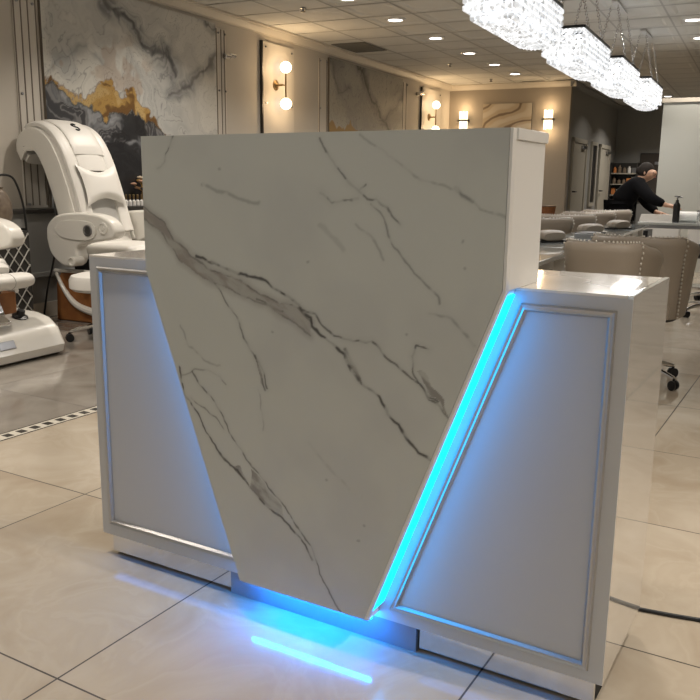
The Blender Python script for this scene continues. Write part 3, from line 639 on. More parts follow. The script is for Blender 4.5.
    q = off(.35,.41,.022); b = MB(); b.slab_path(q, .15, .026, 0, 2.4); b.build('neck_roll', M['leather'], back)
    # neck pillow, dog-bone shaped
    q = off(.215,.36,.055); m = len(q); secs = []
    b = MB(); uu = np.linspace(-1, 1, 15); vv = np.linspace(0, 1, 9); vs = []; fs = []
    for side in (1,-1):
        for j, v in enumerate(vv):
            f = v*(m-1); i0 = min(int(f), m-2); fx = f-i0; px = q[i0][0]*(1-fx)+q[i0+1][0]*fx; pz = q[i0][1]*(1-fx)+q[i0+1][1]*fx
            for u in uu:
                pinch = 1.12-.45*(1-abs(u)**1.6); vv_ = (v-.5)*pinch; tk = .045*max(0,(1-u*u*.9*u*u))**.5*max(0,1-(2*v-1)**4)**.5*(1-.1*abs(u)); zc = q[m//2][1]+(q[-1][1]-q[0][1])*vv_; xc = q[m//2][0]+(q[-1][0]-q[0][0])*vv_
                vs.append((xc+side*tk*.95, u*.225*(1-.12*(1-(2*v-1)**2)), zc+side*tk*.2))
        o_ = 0 if side == 1 else 15*9
        for j in range(8):
            for i in range(14): fs.append((o_+j*15+i, o_+j*15+i+1, o_+j*15+15+i+1, o_+j*15+15+i))
    b.add(vs, fs); b.build('neck_pillow', M['leather'], back, sharp=180)
    q = off(.41,.735,.0625); i = int(len(q)*.45); a = Vector((q[i+1][0]-q[i-1][0], 0, q[i+1][1]-q[i-1][1])).normalized(); nr = Vector((a.z,0,-a.x)); c0_ = Vector((q[i][0],0,q[i][1]))
    S = spline([(.020,.026),(.004,.036),(-.016,.031),(-.020,.016),(-.002,.003),(.017,-.010),(.018,-.028),(-.002,-.038),(-.022,-.030)] and [(.020,.026,0),(.004,.036,0),(-.016,.031,0),(-.020,.016,0),(-.002,.003,0),(.017,-.010,0),(.018,-.028,0),(-.002,-.038,0),(-.022,-.030,0)], 5)
    b = MB(); b.tube([c0_+Vector((0,1,0))*p.x*1.1+a*p.y*1.1+nr*.002 for p in S], .0062, 8); lo = b.build('logo', M['black'], hd); lo['label'] = 'black letter mark'
    # arms
    OUT = [(p.x, p.z) for p in spline([(-.40,0,.66),(-.385,0,.76),(-.28,0,.84),(-.08,0,.865),(.12,0,.855),(.24,0,.815),(.295,0,.745),(.275,0,.69),(.19,0,.665),(.02,0,.64),(-.09,0,.60),(-.08,0,.52),(-.12,0,.465),(-.24,0,.455),(-.36,0,.54),(-.40,0,.66)], 5)][:-1]
    for s in (-1,1):
        y0, y1 = sorted((s*.30, s*.42)); b = MB(); b.prism(OUT[::-1], y0, y1, 'y', .022, 3); arm = b.build('armrest', M['shell'], t)
        inset = [(p.x, p.z) for p in spline([(-.30,0,.74),(-.22,0,.80),(-.05,0,.81),(.09,0,.79),(.12,0,.72),(.05,0,.665),(-.10,0,.66),(-.24,0,.68),(-.30,0,.74)], 4)][:-1]
        b = MB(); b.prism(inset[::-1], min(s*.418,s*.432), max(s*.418,s*.432), 'y', .006); b.build('side_inlay', M['leather2'] if False else M['shell'], arm)
        R = Matrix.Rotation(PI/2*s*-1, 3, 'X')
        b = MB(); b.lathe([(.042,0),(.042,.008),(.034,.010),(.030,.003),(.001,.003)], (.045,s*.431,.735), 22, R); b.build('speaker', M['steel'], arm)
        b = MB(); b.lathe([(.044,0),(.044,.012),(.034,.014),(.030,.006),(.018,.006),(.016,.012),(.001,.012)], (.185,s*.419,.755), 22, R); b.build('dial', M['shell'], arm)
        b = MB(); b.lathe([(.038,-.04),(.038,.06),(.028,.065),(.022,.05),(.001,.05)], (-.09,s*.42,.50), 18, R); b.build('cup_holder', M['shell'], arm)
    b = MB(); b.tube(spline([(-.42,-.2,1.15),(-.46,-.25,.95),(-.40,-.30,.75),(-.42,-.33,.5),(-.5,-.34,.25),(-.56,-.34,.02)], 6), .008, 8); b.build('cable', M['black'], t)
    return t
ch = pedicure_chair('white massage chair with neck pillow, in front of the large marble picture', rw(-3.60, 3.40), TH)
ch2 = dup(ch, rw(-3.60, 1.74), TH, 'white massage chair cut off by the left edge, its foot rest and tub in view')
# technician stool
st = thing('pedicure_stool', 'low white rolling stool with chrome legs between the massage chair and the desk', 'stool', rw(-3.13, 2.66), TH)
b = MB(); b.lathe([(.10,.35),(.21,.355),(.235,.375),(.235,.43),(.22,.458),(.16,.472),(.001,.475)], seg=32); b.build('seat', M['leather'], st)
b = MB(); b.lathe([(.10,.33),(.16,.345),(.17,.362),(.1,.364)], seg=24); b.build('seat_pan', M['black'], st)
b = MB(); b.tube([(0,0,.33),(0,0,.09)], .022, 14); b.build('column', M['chrome'], st)
def starbase(t, r, n=5, a0=.3):
    for k in range(n):
        a = a0+2*PI*k/n; c, s = math.cos(a), math.sin(a)
        b = MB(); b.tube([(0,0,.105),(c*r*.3,s*r*.3,.105),(c*r*.7,s*r*.7,.09),(c*r,s*r,.068)], [.02,.018,.015,.012], 10); leg = b.build('leg', M['chrome'], t)
        b = MB(); R = Matrix.Rotation(a, 3, 'Z') @ Matrix.Rotation(PI/2, 3, 'X')
        for q in (-.016,.016): b.lathe([(.020,-.011),(.028,-.008),(.028,.008),(.020,.011)], (c*r-s*q, s*r+c*q, .028), 16, R)
        b.tube([(c*r,s*r,.03),(c*r,s*r,.066)], .009, 8); b.build('caster', M['black'], leg)
starbase(st, .25, 5, 2.75)
# lattice cabinet with a pot in a wire stand behind the front chair
cb = thing('lattice_cabinet', 'black cabinet with a white diamond lattice front behind the front massage chair', 'cabinet', rw(-4.02, 2.48), TH)
b = MB(); b.b6(-.17,.17,-.20,.20,0,.74,.004); b.build('body', M['edge'], cb)
b = MB()
z0, z1, y0, y1 = .02, .73, -.19, .19
k = -14
while k < 14:
    for s in (1,-1):
        pts = []
        for i in range(41):
            y = y0+(y1-y0)*i/40; z = k*.115+s*(y)*1.25+.37
            if z0 <= z <= z1: pts.append((.174,y,z))
        if len(pts) > 1: b.tube([pts[0], pts[-1]], .0045, 6)
    k += 1
b.build('lattice', mat('grey_lattice', (.42,.41,.38), .5), cb)
wr_ = thing('wire_stand', 'black bent-wire stand around the brown pot at the left edge', 'stand', rw(-4.02, 2.50, .7405), TH)
for q in (.16,-.16):
    b = MB(); b.tube(spline([(q,.17,.0),(q,.16,.15),(q,.12,.30),(q,.06,.385),(q,-.06,.385),(q,-.14,.3),(q,-.17,.15),(q,-.17,.0)], 6), .008, 8); b.build('hoop', M['black'], wr_)
b = MB(); b.tube([(.16,.17,.008),(-.16,.17,.008)], .008, 8); b.tube([(.16,-.17,.008),(-.16,-.17,.008)], .008, 8); b.build('crossbar', M['black'], wr_)
pt = thing('ceramic_pot', 'round brown pot inside the black wire stand at the left edge', 'pot', rw(-4.02, 2.52, .7405), TH)
b = MB(); b.lathe([(.07,0),(.11,.03),(.135,.12),(.13,.2),(.10,.27),(.075,.295),(.085,.31),(.07,.31),(.06,.29),(.001,.28)], seg=32); b.build('body', M['pot'], pt)
# things on the half-wall ledge behind the chair
fl = thing('gold_flower_arrangement', 'gold and pink flowers on the dark ledge beside the white chair back', 'flowers', rw(WN+.11, 4.56, .8725), TH)
b = MB(); b.lathe([(.04,0),(.05,.04),(.035,.10),(.04,.12),(.001,.11)], seg=20); b.build('vase', M['gold'], fl)
rs = random.Random(3)
fm = [M['gold'], mat('dusty_pink_petals', (.42,.25,.17), .7), mat('cream_petals', (.55,.46,.34), .7)]
for k in range(13):
    a = rs.uniform(0, 2*PI); r = rs.uniform(.02,.12); z = rs.uniform(.15,.26); b = MB(); c = Vector((r*.55*math.cos(a), r*1.3*math.sin(a), z)); b.tube([(0,0,.11), c*.6+Vector((0,0,.05)), c], .003, 5); stem = b.build('stem', M['gold'], fl)
    b = MB()
    for p in range(7):
        w = 2*PI*p/7; d = Vector((math.cos(w)*.6, math.sin(w), .35)); b._sph(c+d*.018, .02, 8, 6, (.8,.8,.55))
    b._sph(c+Vector((0,0,.008)), .014, 8, 6, (1,1,1)); b.build('blossom', fm[k % 3], stem)
bt0 = None
for k in range(6):
    lab = 'small white bottle on the dark ledge, '+['leftmost of the six','second from the left of six','third from the left of six','third from the right of six','second from the right of six','rightmost of the six'][k]
    loc = rw(WN+.17, 4.17+.052*k, .8725)
    if bt0 is None:
        bt0 = thing('polish_bottle', lab, 'bottle', loc, TH, 'white bottles on the ledge'); b = MB(); b.lathe([(.016,0),(.018,.004),(.018,.045),(.009,.055),(.009,.06)], seg=14); b.build('bottle', M['white'], bt0)
        b = MB(); b.lathe([(.010,.06),(.010,.10),(.007,.104),(.001,.104)], seg=12); b.build('cap', M['brass'], bt0)
    else: dup(bt0, loc, TH, lab)

# ================================================================== NAIL BAR
def tub_chair(label, loc, rz, group='taupe tub chairs at the nail tables'):
    t = thing('tub_chair', label, 'chair', loc, rz, group)
    NP = 48; A = math.radians(128); secs = []; nails = []
    def ctr(ph): # rounded-square plan, back at -x
        c, s = math.cos(ph), math.sin(ph); p = 2.9; return Vector((-math.copysign(abs(c)**(2/p), c)*.255, math.copysign(abs(s)**(2/p), s)*.285, 0))
    for i in range(NP+1):
        ph = -A+2*A*i/NP; q = ctr(ph); dn = Vector((q.x/.255, q.y/.285, 0)).normalized(); k = sstep(math.radians(55), math.radians(118), abs(ph)); zt = .845-.05*k
        sec = []
        for r, z in ((-.055,.40),(-.060,.55),(-.055,zt-.10),(-.045,zt-.04),(-.022,zt-.008),(.008,zt),(.034,zt-.014),(.044,zt-.045),(.030,zt-.085),(.020,zt-.16),(.008,.52),(-.012,.40)): sec.append(q+dn*r+Vector((0,0,z)))
        secs.append(sec)
        if abs(ph) < math.radians(60): nails.append(q+dn*.010+Vector((0,0,zt+.001)))
    b = MB(); b.loft(secs); b.build('tub_back', M['taupe'], t, sharp=60)
    b = MB()
    for s in (-1,1):
        ph = s*math.radians(62); q = ctr(ph); dn = Vector((q.x/.255, q.y/.285, 0)).normalized()
        for r, z in [(.020-.0008*j, .685-j*.021) for j in range(14)]+[(.043,.80),(.034,.776),(.027,.752),(.023,.728),(.021,.706),(.037,.826),(.022,.842)]: nails.append(q+dn*(r+.004)+Vector((0,0,z)))
    for p in nails: b.sph(p, .0075, 6, 4)
    b.build('nailhead_trim', M['nail'], t)['kind'] = 'stuff'
    b = MB(); b.slab_path([(-.21,.44),(0,.445),(.22,.445),(.285,.43)], [.235,.235,.235,.21], .055, 0, 4); b.build('seat', M['taupe'], t)
    b = MB(); b.lathe([(.20,.37),(.23,.375),(.23,.388),(.1,.389)], seg=28); b.build('seat_pan', M['black'], t)
    b = MB(); b.tube([(0,0,.37),(0,0,.10)], .026, 14); b.build('column', M['chrome'], t)
    starbase(t, .30, 5, .55)
    return t
A0 = tub_chair('nearest taupe tub chair, its rolled back just above the desk counter', rw(.325, 2.42), TH+math.radians(78)); A0.scale = (.85,.64,1.015)
B0 = dup(A0, rw(.375, 3.20), TH+math.radians(84), 'taupe tub chair directly behind the nearest one, its caster on the open floor'); B0.scale = (1,.86,1)
for (n, d, r), w in zip([(-.72,5.15,118),(-.70,6.05,118),(-.66,6.90,118),(-.62,7.75,118)], ('nearest','second nearest','second farthest','farthest')):
    q_ = dup(A0, rw(n, d), TH+math.radians(r), w+' of the four taupe tub chairs on the far side of the nail tables'); q_.scale = (.8,.9,1)
# nail tables
def nail_table(label, n, d, L=1.1, W=.36):
    t = thing('nail_table', label, 'table', rw(n, d), TH, 'pale nail tables in a row')
    b = MB(); b.b6(-W/2,W/2,-L/2,L/2,.725,.75,.004); b.build('table_top', M['glasstop'], t)
    for y in (-L/2+.12, L/2-.12):
        b = MB(); b.b6(-W/2+.04,W/2-.04,y-.03,y+.03,.0,.725,.004); b.build('leg', M['white'], t)
    b = MB(); b.b6(-W/2+.06,-W/2+.08,-L/2+.15,L/2-.15,.35,.725); b.build('modesty_panel', M['wing'], t)
    b = MB(); b.b6(-.09,.13,-.17,.17,.62,.724,.004); dr = b.build('drawer', M['white'], t); b = MB(); b.tube([(.135,-.04,.67),(.15,-.04,.67),(.15,.04,.67),(.135,.04,.67)], .004, 6); b.build('handle', M['chrome'], dr)
    return t
tb = nail_table('nail table nearest the desk, glass top and white legs', -.17, 2.62)
for k, w in ((1,'second'),(2,'third'),(3,'fourth')): dup(tb, rw(-.17, 2.62+1.12*k), TH, w+' nail table of the row from the desk, glass top and white legs')
def rest(label, n, d, z=.7505):
    t = thing('hand_rest', label, 'hand rest', rw(n, d, z), TH-.5, 'taupe hand rests on the nail tables')
    b = MB(); b.slab_path([(-.045,.035),(-.02,.04),(.02,.04),(.045,.035)], [.10,.125,.125,.10], [.026,.036,.036,.026], 0, 2.6); b.build('cushion', M['taupe'], t)
    b = MB(); b.b6(-.05,.05,-.12,.12,0,.012,.003); b.build('base', M['black'], t); return t
r0 = rest('nearest taupe hand rest on the glass nail tables', -.26, 3.62)
dup(r0, rw(-.20, 4.70, .7505), None, 'middle taupe hand rest on the glass nail tables'); dup(r0, rw(-.12, 5.52, .7505), None, 'farthest taupe hand rest on the glass nail tables')
for (n, d), w in zip([(-.14,4.28)], ['']):
    t = thing('polish_display', 'low clear and dark polish tray on the glass nail table between two hand rests', 'tray', rw(n, d, .7505), TH)
    b = MB(); b.b6(-.07,.07,-.13,.13,0,.03,.004); b.build('tray', M['steel'], t); b = MB(); b.b6(-.06,.06,-.12,.12,.03,.034); b.build('mat', M['edge'], t)
# far cross table with white chairs behind
t = thing('nail_table', 'far nail table standing crosswise in front of the grey partition, dark edge', 'table', rw(.45, 7.35), TH)
b = MB(); b.b6(-.62,.62,-.25,.25,.725,.75,.004); b.build('table_top', M['glasstop'], t)
b = MB(); b.b6(-.60,.60,-.22,.22,.69,.724,.004); b.build('apron', M['steel'], t)
for x in (-.55,.55):
    b = MB(); b.b6(x-.03,x+.03,-.2,.2,0,.66,.003); b.build('leg', M['black'], t)
def white_chair(label, n, d):
    t = thing('white_chair', label, 'chair', rw(n, d), TH, 'white chairs behind the far table')
    b = MB(); b.slab_path([(0,.42),(-.02,.55),(-.03,.70),(-.03,.80)], [.21,.22,.225,.20], .04, 0, 5)
    o = b.build('backrest', M['leather'], t); o.rotation_euler.z = PI/2*-1
    b = MB(); b.b6(-.22,.22,.0,.44,.40,.48,.03,3); b.build('seat', M['leather'], t)
    b = MB(); b.tube([(0,.22,.40),(0,.22,.03)], .025, 12); b.build('column', M['chrome'], t); b = MB(); b.lathe([(.2,0),(.2,.015),(.05,.03),(.02,.035)], (0,.22,0), 24); b.build('base', M['chrome'], t)
    return t
w0 = white_chair('white chair behind the far table, left of the black pump bottle', -.05, 7.95); dup(w0, rw(.46, 8.05), TH, 'white chair behind the far table, right of the black pump bottle')
t = thing('pump_bottle', 'tall dark pump dispenser on the far table', 'bottle', rw(.17, 7.30, .7505), TH)
b = MB(); b.lathe([(.032,0),(.034,.01),(.034,.17),(.022,.19),(.015,.20),(.015,.22)], seg=18); b.build('bottle', M['black'], t)
b = MB(); b.tube([(0,0,.22),(0,0,.25),(.045,0,.25)], .010, 8); b.lathe([(.03,.248),(.03,.262),(.001,.264)], seg=14); b.build('pump', M['steel'], t)
t = thing('towel_roll', 'rolled white towel on the far table beside the pump bottle', 'towel', rw(.28, 7.42, .7505), TH)
b = MB(); b.lathe([(.045,-.10),(.052,-.095),(.052,.095),(.045,.10),(.03,.09),(.001,.09)], (0,0,.052), 20, Matrix.Rotation(PI/2, 3, 'Y')); b.build('roll', M['wtowel'], t)
for x, h, w in ((.40,.11,'left'),(.50,.09,'right')):
    t = thing('glass_jar', w+' clear glass jar near the right end of the far table', 'jar', rw(x, 7.28, .7505), TH, 'glass jars on the far table'); b = MB(); b.lathe([(.03,0),(.034,.01),(.034,h),(.03,h),(.03,.012),(.001,.012)], seg=18); b.build('jar', M['glass'], t)
    b = MB(); b.lathe([(.035,h),(.035,h+.014),(.001,h+.016)], seg=18); b.build('lid', M['steel'], t)
# black rolling stools at the right edge
def black_stool(label, n, d):
    t = thing('rolling_stool', label, 'stool', rw(n, d), TH, 'black rolling stools at the right edge')
    b = MB(); b.lathe([(.15,.50),(.18,.51),(.185,.54),(.17,.565),(.001,.57)], seg=26); b.build('seat', M['black'], t)
    b = MB(); b.slab_path([(.17,.62),(.19,.70),(.19,.78)], [.14,.16,.14], .022, 0, 3.); b.build('backrest', M['black'], t)
    b = MB(); b.tube([(.10,0,.505),(.17,0,.52),(.20,0,.60),(.205,0,.68)], .012, 8); b.build('back_support', M['chrome'], t)
    b = MB(); b.tube([(0,0,.50),(0,0,.1)], .024, 12); b.build('column', M['chrome'], t); starbase(t, .26, 5, .2); return t
s0 = black_stool('nearer black rolling stool at the right edge, beyond the taupe tub chairs', .62, 6.05); dup(s0, rw(.60, 6.85), TH+.7, 'farther black rolling stool at the right edge, under the far table end')

# ================================================================== CHANDELIERS
def chandelier(label, n, d, z=2.30, L=1.15, W=.30):
    t = thing('crystal_chandelier', label, 'chandelier', rw(n, d, z), TH, 'rectangular crystal chandeliers')
    b = MB()
    for s in (-1,1): b.b6(s*W/2-.012,s*W/2+.012,-L/2,L/2,.0,.022,.002); b.b6(-W/2,W/2,s*L/2-.012,s*L/2+.012,.0,.022,.002)
    b.b6(-.012,.012,-L/2,L/2,.006,.02); b.b6(-W/2,W/2,-L*.22,-L*.22+.024,.006,.02); b.b6(-W/2,W/2,L*.22-.024,L*.22,.006,.02); b.build('top_frame', M['black'], t)
    def bead(b, x, y, zc, w, h):
        vs = [(x,y,zc+h)]+[(x+w*math.cos(PI/4+PI/2*k), y+w*math.sin(PI/4+PI/2*k), zc+h*.55) for k in range(4)]+[(x+w*math.cos(PI/4+PI/2*k), y+w*math.sin(PI/4+PI/2*k), zc-h*.55) for k in range(4)]+[(x,y,zc-h)]
        b.add(vs, [(0,1+k,1+(k+1)%4) for k in range(4)]+[(1+k,5+k,5+(k+1)%4,1+(k+1)%4) for k in range(4)]+[(9,5+(k+1)%4,5+k) for k in range(4)])
    def ring(name, W, L, z0, rows, h, sp):
        b = MB(); P = []
        ny = round(L/sp); nx = round(W/sp)
        for k in range(ny+1): y = -L/2+L*k/ny; P += [(-W/2,y),(W/2,y)]
        for k in range(1, nx): x = -W/2+W*k/nx; P += [(x,-L/2),(x,L/2)]
        for i, (x, y) in enumerate(P):
            for r in range(rows): bead(b, x, y, z0-h*(2*r+1)*.93, sp*.60, h)
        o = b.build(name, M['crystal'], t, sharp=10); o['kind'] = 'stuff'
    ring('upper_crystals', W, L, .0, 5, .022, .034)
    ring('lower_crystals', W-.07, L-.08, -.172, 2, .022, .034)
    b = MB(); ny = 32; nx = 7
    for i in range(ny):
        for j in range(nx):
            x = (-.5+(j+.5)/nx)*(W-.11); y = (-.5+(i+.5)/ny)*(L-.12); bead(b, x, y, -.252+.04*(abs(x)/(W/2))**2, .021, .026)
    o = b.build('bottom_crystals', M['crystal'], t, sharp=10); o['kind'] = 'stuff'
    for y in (-.42,-.21,0,.21,.42): b = MB(); b.sph((0,y,-.10), .03, 12, 8); b.tube([(0,y,-.07),(0,y,.01)], .012, 8); b.build('bulb', M['lampface'], t)
    zt = HC-z
    b = MB(); b.b6(-.03,.03,-L*.28,L*.28,zt-.018,zt-.001,.004); b.build('ceiling_canopy', M['white'], t)
    for x in (-W/2+.01, W/2-.01):
        for y in (-L*.27, L*.27):
            b = MB(); hh = zt-.05; k = 0; z_ = .02; 
            while z_ < hh:
                a, c = (1,0) if k % 2 else (0,1); f = z_/hh; xx_ = x*(1-f)+(.03 if x > 0 else -.03)*f
                pts = [Vector((xx_+a*.010*math.cos(w), y+c*.010*math.cos(w), z_+.012+.018*math.sin(w))) for w in [2*PI*q/8 for q in range(9)]]; b.tube(pts, .0042, 4, False); z_ += .024; k += 1
            b.build('chain', M['chrome'], t)
    return t
def ch_light(n, d, z):
    Lg = bpy.data.lights.new('chandelier_lamp', 'AREA'); Lg.shape = 'RECTANGLE'; Lg.size = .25; Lg.size_y = 1.0; Lg.energy = 7; Lg.color = (1.,.96,.92)
    lo = bpy.data.objects.new('chandelier_lamp', Lg); C.objects.link(lo); lo.location = rw(n, d, z-.37); lo.rotation_euler.z = TH
c0 = None
for nn, d, w in ((-.580,3.75,'nearest'),(-.575,5.66,'second nearest'),(-.54,7.36,'second farthest'),(-.485,9.06,'farthest')):
    lab = w+' crystal chandelier of the row of four over the nail tables'
    if c0 is None: c0 = chandelier(lab, nn, d)
    else: dup(c0, rw(nn, d, 2.30), TH, lab)
    ch_light(nn, d, 2.30)

# ================================================================== PERSON
def skinned(name, verts, edges, radii, m, parent, sub=2):
    me = bpy.data.meshes.new(name); me.from_pydata(verts, edges, []); o = bpy.data.objects.new(name, me); C.objects.link(o); o.parent = parent; me.materials.append(m)
    md = o.modifiers.new('Skin', 'SKIN'); md.use_smooth_shade = True
    for i, r in enumerate(radii):
        sv = me.skin_vertices[0].data[i]; sv.radius = r if isinstance(r, tuple) else (r, r); sv.use_root = (i == 0)
    o.modifiers.new('Sub', 'SUBSURF').levels = sub; o.modifiers['Sub'].render_levels = sub; return o
pr = thing('person', 'person in black clothes bending over the far nail table and reaching to the right', 'person', rw(-.53, 8.30), TH)
J = dict(pelvis=(0,0,.88), waist=(.05,0,.98), chest=(.15,0,1.09), neckb=(.22,0,1.17), neck=(.255,-.01,1.195), head=(.295,-.03,1.245), crown=(.305,-.035,1.30), nose=(.375,-.075,1.235), chin=(.335,-.05,1.185),
 shR=(.20,-.17,1.12), elR=(.36,-.30,.97), wrR=(.53,-.30,.90), shL=(.14,.18,1.10), elL=(.27,.24,.90), wrL=(.40,.12,.80),
 hipR=(0,-.10,.84), knR=(.03,-.11,.46), anR=(-.03,-.11,.08), toR=(.13,-.13,.035), hipL=(0,.10,.84), knL=(.02,.11,.46), anL=(-.04,.11,.08), toL=(.12,.13,.035))
names = list(J); V_ = [J[k] for k in names]; I = {k: i for i, k in enumerate(names)}
E_ = [(I[a], I[c]) for a, c in (('pelvis','waist'),('waist','chest'),('chest','neckb'),('neckb','neck'),('neck','head'),('head','crown'),('head','nose'),('head','chin'),('chest','shR'),('shR','elR'),('elR','wrR'),('chest','shL'),('shL','elL'),('elL','wrL'),('pelvis','hipR'),('hipR','knR'),('knR','anR'),('anR','toR'),('pelvis','hipL'),('hipL','knL'),('knL','anL'),('anL','toL'))]
RD = dict(pelvis=(.13,.10), waist=(.12,.09), chest=(.14,.10), neckb=.07, neck=.052, head=.085, crown=.072, nose=.010, chin=.03, shR=.058, elR=.042, wrR=.028, shL=.058, elL=.042, wrL=.028, hipR=.085, knR=.058, anR=.04, toR=.03, hipL=.085, knL=.058, anL=.04, toL=.03)
R_ = [RD[k] for k in names]
for side, wr in (('R', J['wrR']), ('L', J['wrL'])):
    w = Vector(wr); s = 1 if side == 'R' else -1
    p = len(V_); V_.append(tuple(w+Vector((.055,0,-.005)))); R_.append((.026,.018)); E_.append((I['wr'+side], p))
    for k, (dy, l) in enumerate(((.026,.075),(.009,.085),(-.009,.08),(-.026,.062))):
        a = len(V_); V_ += [tuple(w+Vector((.085,dy,-.008))), tuple(w+Vector((.085+l*.5,dy*1.15,-.018))), tuple(w+Vector((.085+l*.85,dy*1.2,-.048)))]; R_ += [.010,.009,.007]; E_ += [(p,a),(a,a+1),(a+1,a+2)]
    a = len(V_); V_ += [tuple(w+Vector((.04,.034*s,-.015))), tuple(w+Vector((.075,.052*s,-.035)))]; R_ += [.011,.008]; E_ += [(p,a),(a,a+1)]
skinned('body', V_, E_, R_, M['skin'], pr)
def sub_skin(name, keys, ed, rad, m):
    ks = list(keys); ii = {k: i for i, k in enumerate(ks)}; return skinned(name, [J[k] if k in J else keys[k] for k in ks], [(ii[a], ii[c]) for a, c in ed], [rad[k] for k in ks], m, pr)
j2 = {k: J[k] for k in ('pelvis','waist','chest','neckb','shR','elR','shL','elL')}; j2['cuR'] = tuple(Vector(J['wrR'])*.92+Vector(J['elR'])*.08); j2['cuL'] = tuple(Vector(J['wrL'])*.92+Vector(J['elL'])*.08)
sub_skin('jacket', j2, [('pelvis','waist'),('waist','chest'),('chest','neckb'),('chest','shR'),('shR','elR'),('elR','cuR'),('chest','shL'),('shL','elL'),('elL','cuL')], dict(pelvis=(.20,.155), waist=(.19,.14), chest=(.19,.14), neckb=.085, shR=.085, elR=.068, cuR=.045, shL=.085, elL=.068, cuL=.045), M['cloth'])
j3 = {k: J[k] for k in ('pelvis','hipR','knR','anR','hipL','knL','anL')}
sub_skin('trousers', j3, [('pelvis','hipR'),('hipR','knR'),('knR','anR'),('pelvis','hipL'),('hipL','knL'),('knL','anL')], dict(pelvis=(.16,.13), hipR=.11, knR=.08, anR=.062, hipL=.11, knL=.08, anL=.062), M['cloth'])
for s in ('R','L'):
    b = MB(); a = Vector(J['to'+s]); b._sph(a+Vector((-.05,0,.005)), .05, 14, 10, (2.4,.9,.8)); b.build('shoe', M['black'], pr)
b = MB(); h = Vector(J['head']); b._sph(h+Vector((-.040,.028,.032)), .088, 20, 14, (1.,.98,1.05)); b._sph(h+Vector((-.10,.03,.03)), .05, 14, 10, (1,1,1)); b.build('hair', M['hair'], pr)
fw = Vector((.85,-.5,-.1)).normalized(); sd = Vector((.5,.85,0)).normalized()
for s in (-1,1): b = MB(); b._sph(h+fw*.078+sd*s*.03+Vector((0,0,.012)), .006, 8, 6, (1,1,1)); b.build('eye', M['black'], pr)
for s in (-1,1): b = MB(); b._sph(h+sd*s*.085-fw*.0, .016, 10, 8, (.6,.5,1.2)); b.build('ear', M['skin'], pr)
b = MB(); b._sph(h+fw*.079-Vector((0,0,.035)), .016, 10, 6, (.8,1,.4)); b.build('mouth', mat('lips', (.30,.11,.09), .5), pr)

# ================================================================== BACK CORNER
sh = thing('product_shelf', 'open shelf with rows of products in the dark back corner behind the person', 'shelf', rw(-1.93, 18.10), TH)
for x in (-.28,.28): b = MB(); b.b6(x-.012,x+.012,-.18,.18,0,1.60,.002); b.build('side_panel', M['edge'], sh)
b = MB(); b.b6(-.28,.28,.165,.18,0,1.6); b.build('back_panel', M['edge'], sh)
for z in (.05,.60,.88,1.12,1.36): b = MB(); b.b6(-.268,.268,-.18,.165,z-.012,z+.012); b.build('shelf_board', M['door'], sh)
rs = random.Random(11); cols_ = [('orange box','orange'),('cream box','cream'),('white bottle','white'),('orange bottle','orange'),('brown jar','pot'),('steel tin','steel')]
POS = ['leftmost','second from the left','in the middle','second from the right','rightmost']
for z, zn in ((.612,'lowest filled'),(.892,'second filled'),(1.132,'third filled'),(1.372,'top')):
    for k in range(5):
        kn, mk = cols_[rs.randrange(6)]; x = -.21+.105*k; h = rs.uniform(.11,.19); nm = 'product_box' if 'box' in kn or 'tin' in kn else 'product_bottle'
        t = thing(nm, kn+', '+POS[k]+' on the '+zn+' board of the back shelf', kn.split()[1], rw(-1.93+x, 18.04, z+.0005), TH, 'products on the back shelf'); b = MB()
        if nm == 'product_box': b.b6(-.042,.042,-.05,.05,0,h,.003)
        else: b.lathe([(.035,0),(.038,.006),(.038,h*.7),(.018,h*.82),(.018,h),(.001,h)], seg=14)
        b.build('body', M[mk], t)
nb = thing('notice_board', 'dark board on the back wall behind the person', 'board', rw(-1.28, BD-.03, .75), TH)
b = MB(); b.b6(-.36,.36,.0,.029,0,1.05,.004); b.build('panel', mat('dark_brown_board', (.055,.045,.038), .6), nb)
b = MB()
for q in ((-.38,-.36,0,1.05),(.36,.38,0,1.05),(-.38,.38,1.05,1.07),(-.38,.38,-.02,0)): b.b6(q[0],q[1],-.004,.029,q[2],q[3])
b.build('frame', M['edge'], nb)
b = MB(); b.b6(-.06,.06,-.006,-.0005,.82,.88); b.build('plate', M['steel'], nb)
ct = thing('side_counter', 'low black counter against the far wall below the crystal sconce', 'counter', rw(-2.5, 11.4), TH)
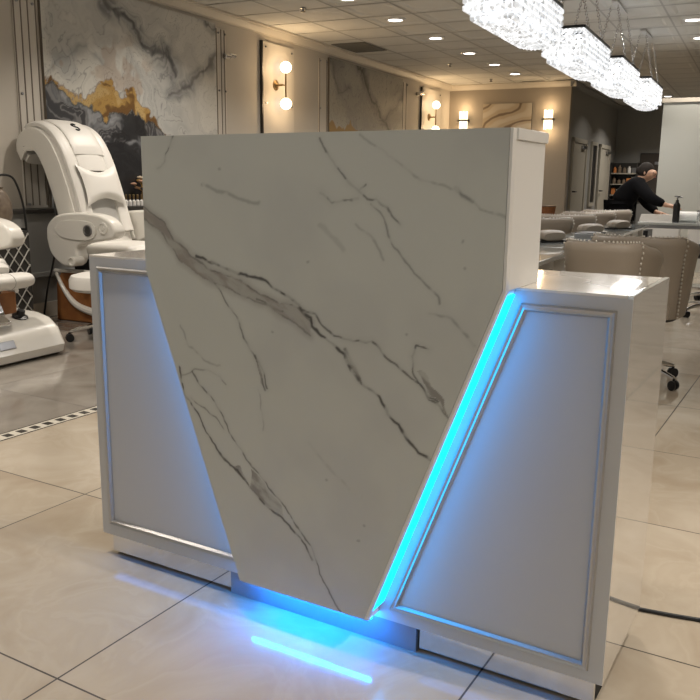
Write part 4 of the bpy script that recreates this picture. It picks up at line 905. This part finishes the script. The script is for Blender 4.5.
b = MB(); b.b6(-.55,.55,-.25,.25,0,.60,.004); b.build('body', M['black'], ct); b = MB(); b.b6(-.57,.57,-.27,.27,.60,.625,.004); b.build('top', M['edge'], ct)
bk = thing('wicker_basket', 'orange-brown wicker basket on the low black counter', 'basket', rw(-2.12, 11.35, .6255), TH)
b = MB(); b.lathe([(.13,0),(.16,.02),(.175,.14),(.18,.15),(.165,.15),(.15,.03),(.001,.025)], seg=26); b.build('body', M['basket'], bk)
b = MB(); b.tube([(.175*math.cos(w), .175*math.sin(w), .15) for w in [2*PI*k/24 for k in range(25)]], .01, 6); b.build('rim', M['pot'], bk)

# ================================================================== CAMERA, WORLD, VIEW
cd = bpy.data.cameras.new('camera'); co = bpy.data.objects.new('camera', cd); C.objects.link(co)
F, YAW, PIT, ROL = 819.04, -.528451, -.202860, .0113109
fv = Vector((math.sin(YAW)*math.cos(PIT), math.cos(YAW)*math.cos(PIT), math.sin(PIT))); r0_ = Vector((math.cos(YAW), -math.sin(YAW), 0)); u0 = r0_.cross(fv)
rv = r0_*math.cos(ROL)+u0*math.sin(ROL); uv = -r0_*math.sin(ROL)+u0*math.cos(ROL)
co.matrix_world = Matrix(((rv.x,uv.x,-fv.x,1.06105),(rv.y,uv.y,-fv.y,-1.62471),(rv.z,uv.z,-fv.z,1.1165),(0,0,0,1)))
cd.sensor_width = 36; cd.lens = F/700*36; cd.clip_start = .05
sc = bpy.context.scene; sc.camera = co
w = bpy.data.worlds.new('world'); sc.world = w; w.use_nodes = True; w.node_tree.nodes['Background'].inputs[0].default_value = (.95,1.,.99,1); w.node_tree.nodes['Background'].inputs[1].default_value = .44
sc.view_settings.view_transform = 'Standard'; sc.view_settings.look = 'None'; sc.view_settings.exposure = 0.; sc.view_settings.gamma = 1.; sc.view_settings.use_curve_mapping = False
sc.cycles.use_denoising = True; sc.cycles.sample_clamp_indirect = 6.; sc.cycles.max_bounces = 8; sc.cycles.caustics_reflective = False; sc.cycles.caustics_refractive = False
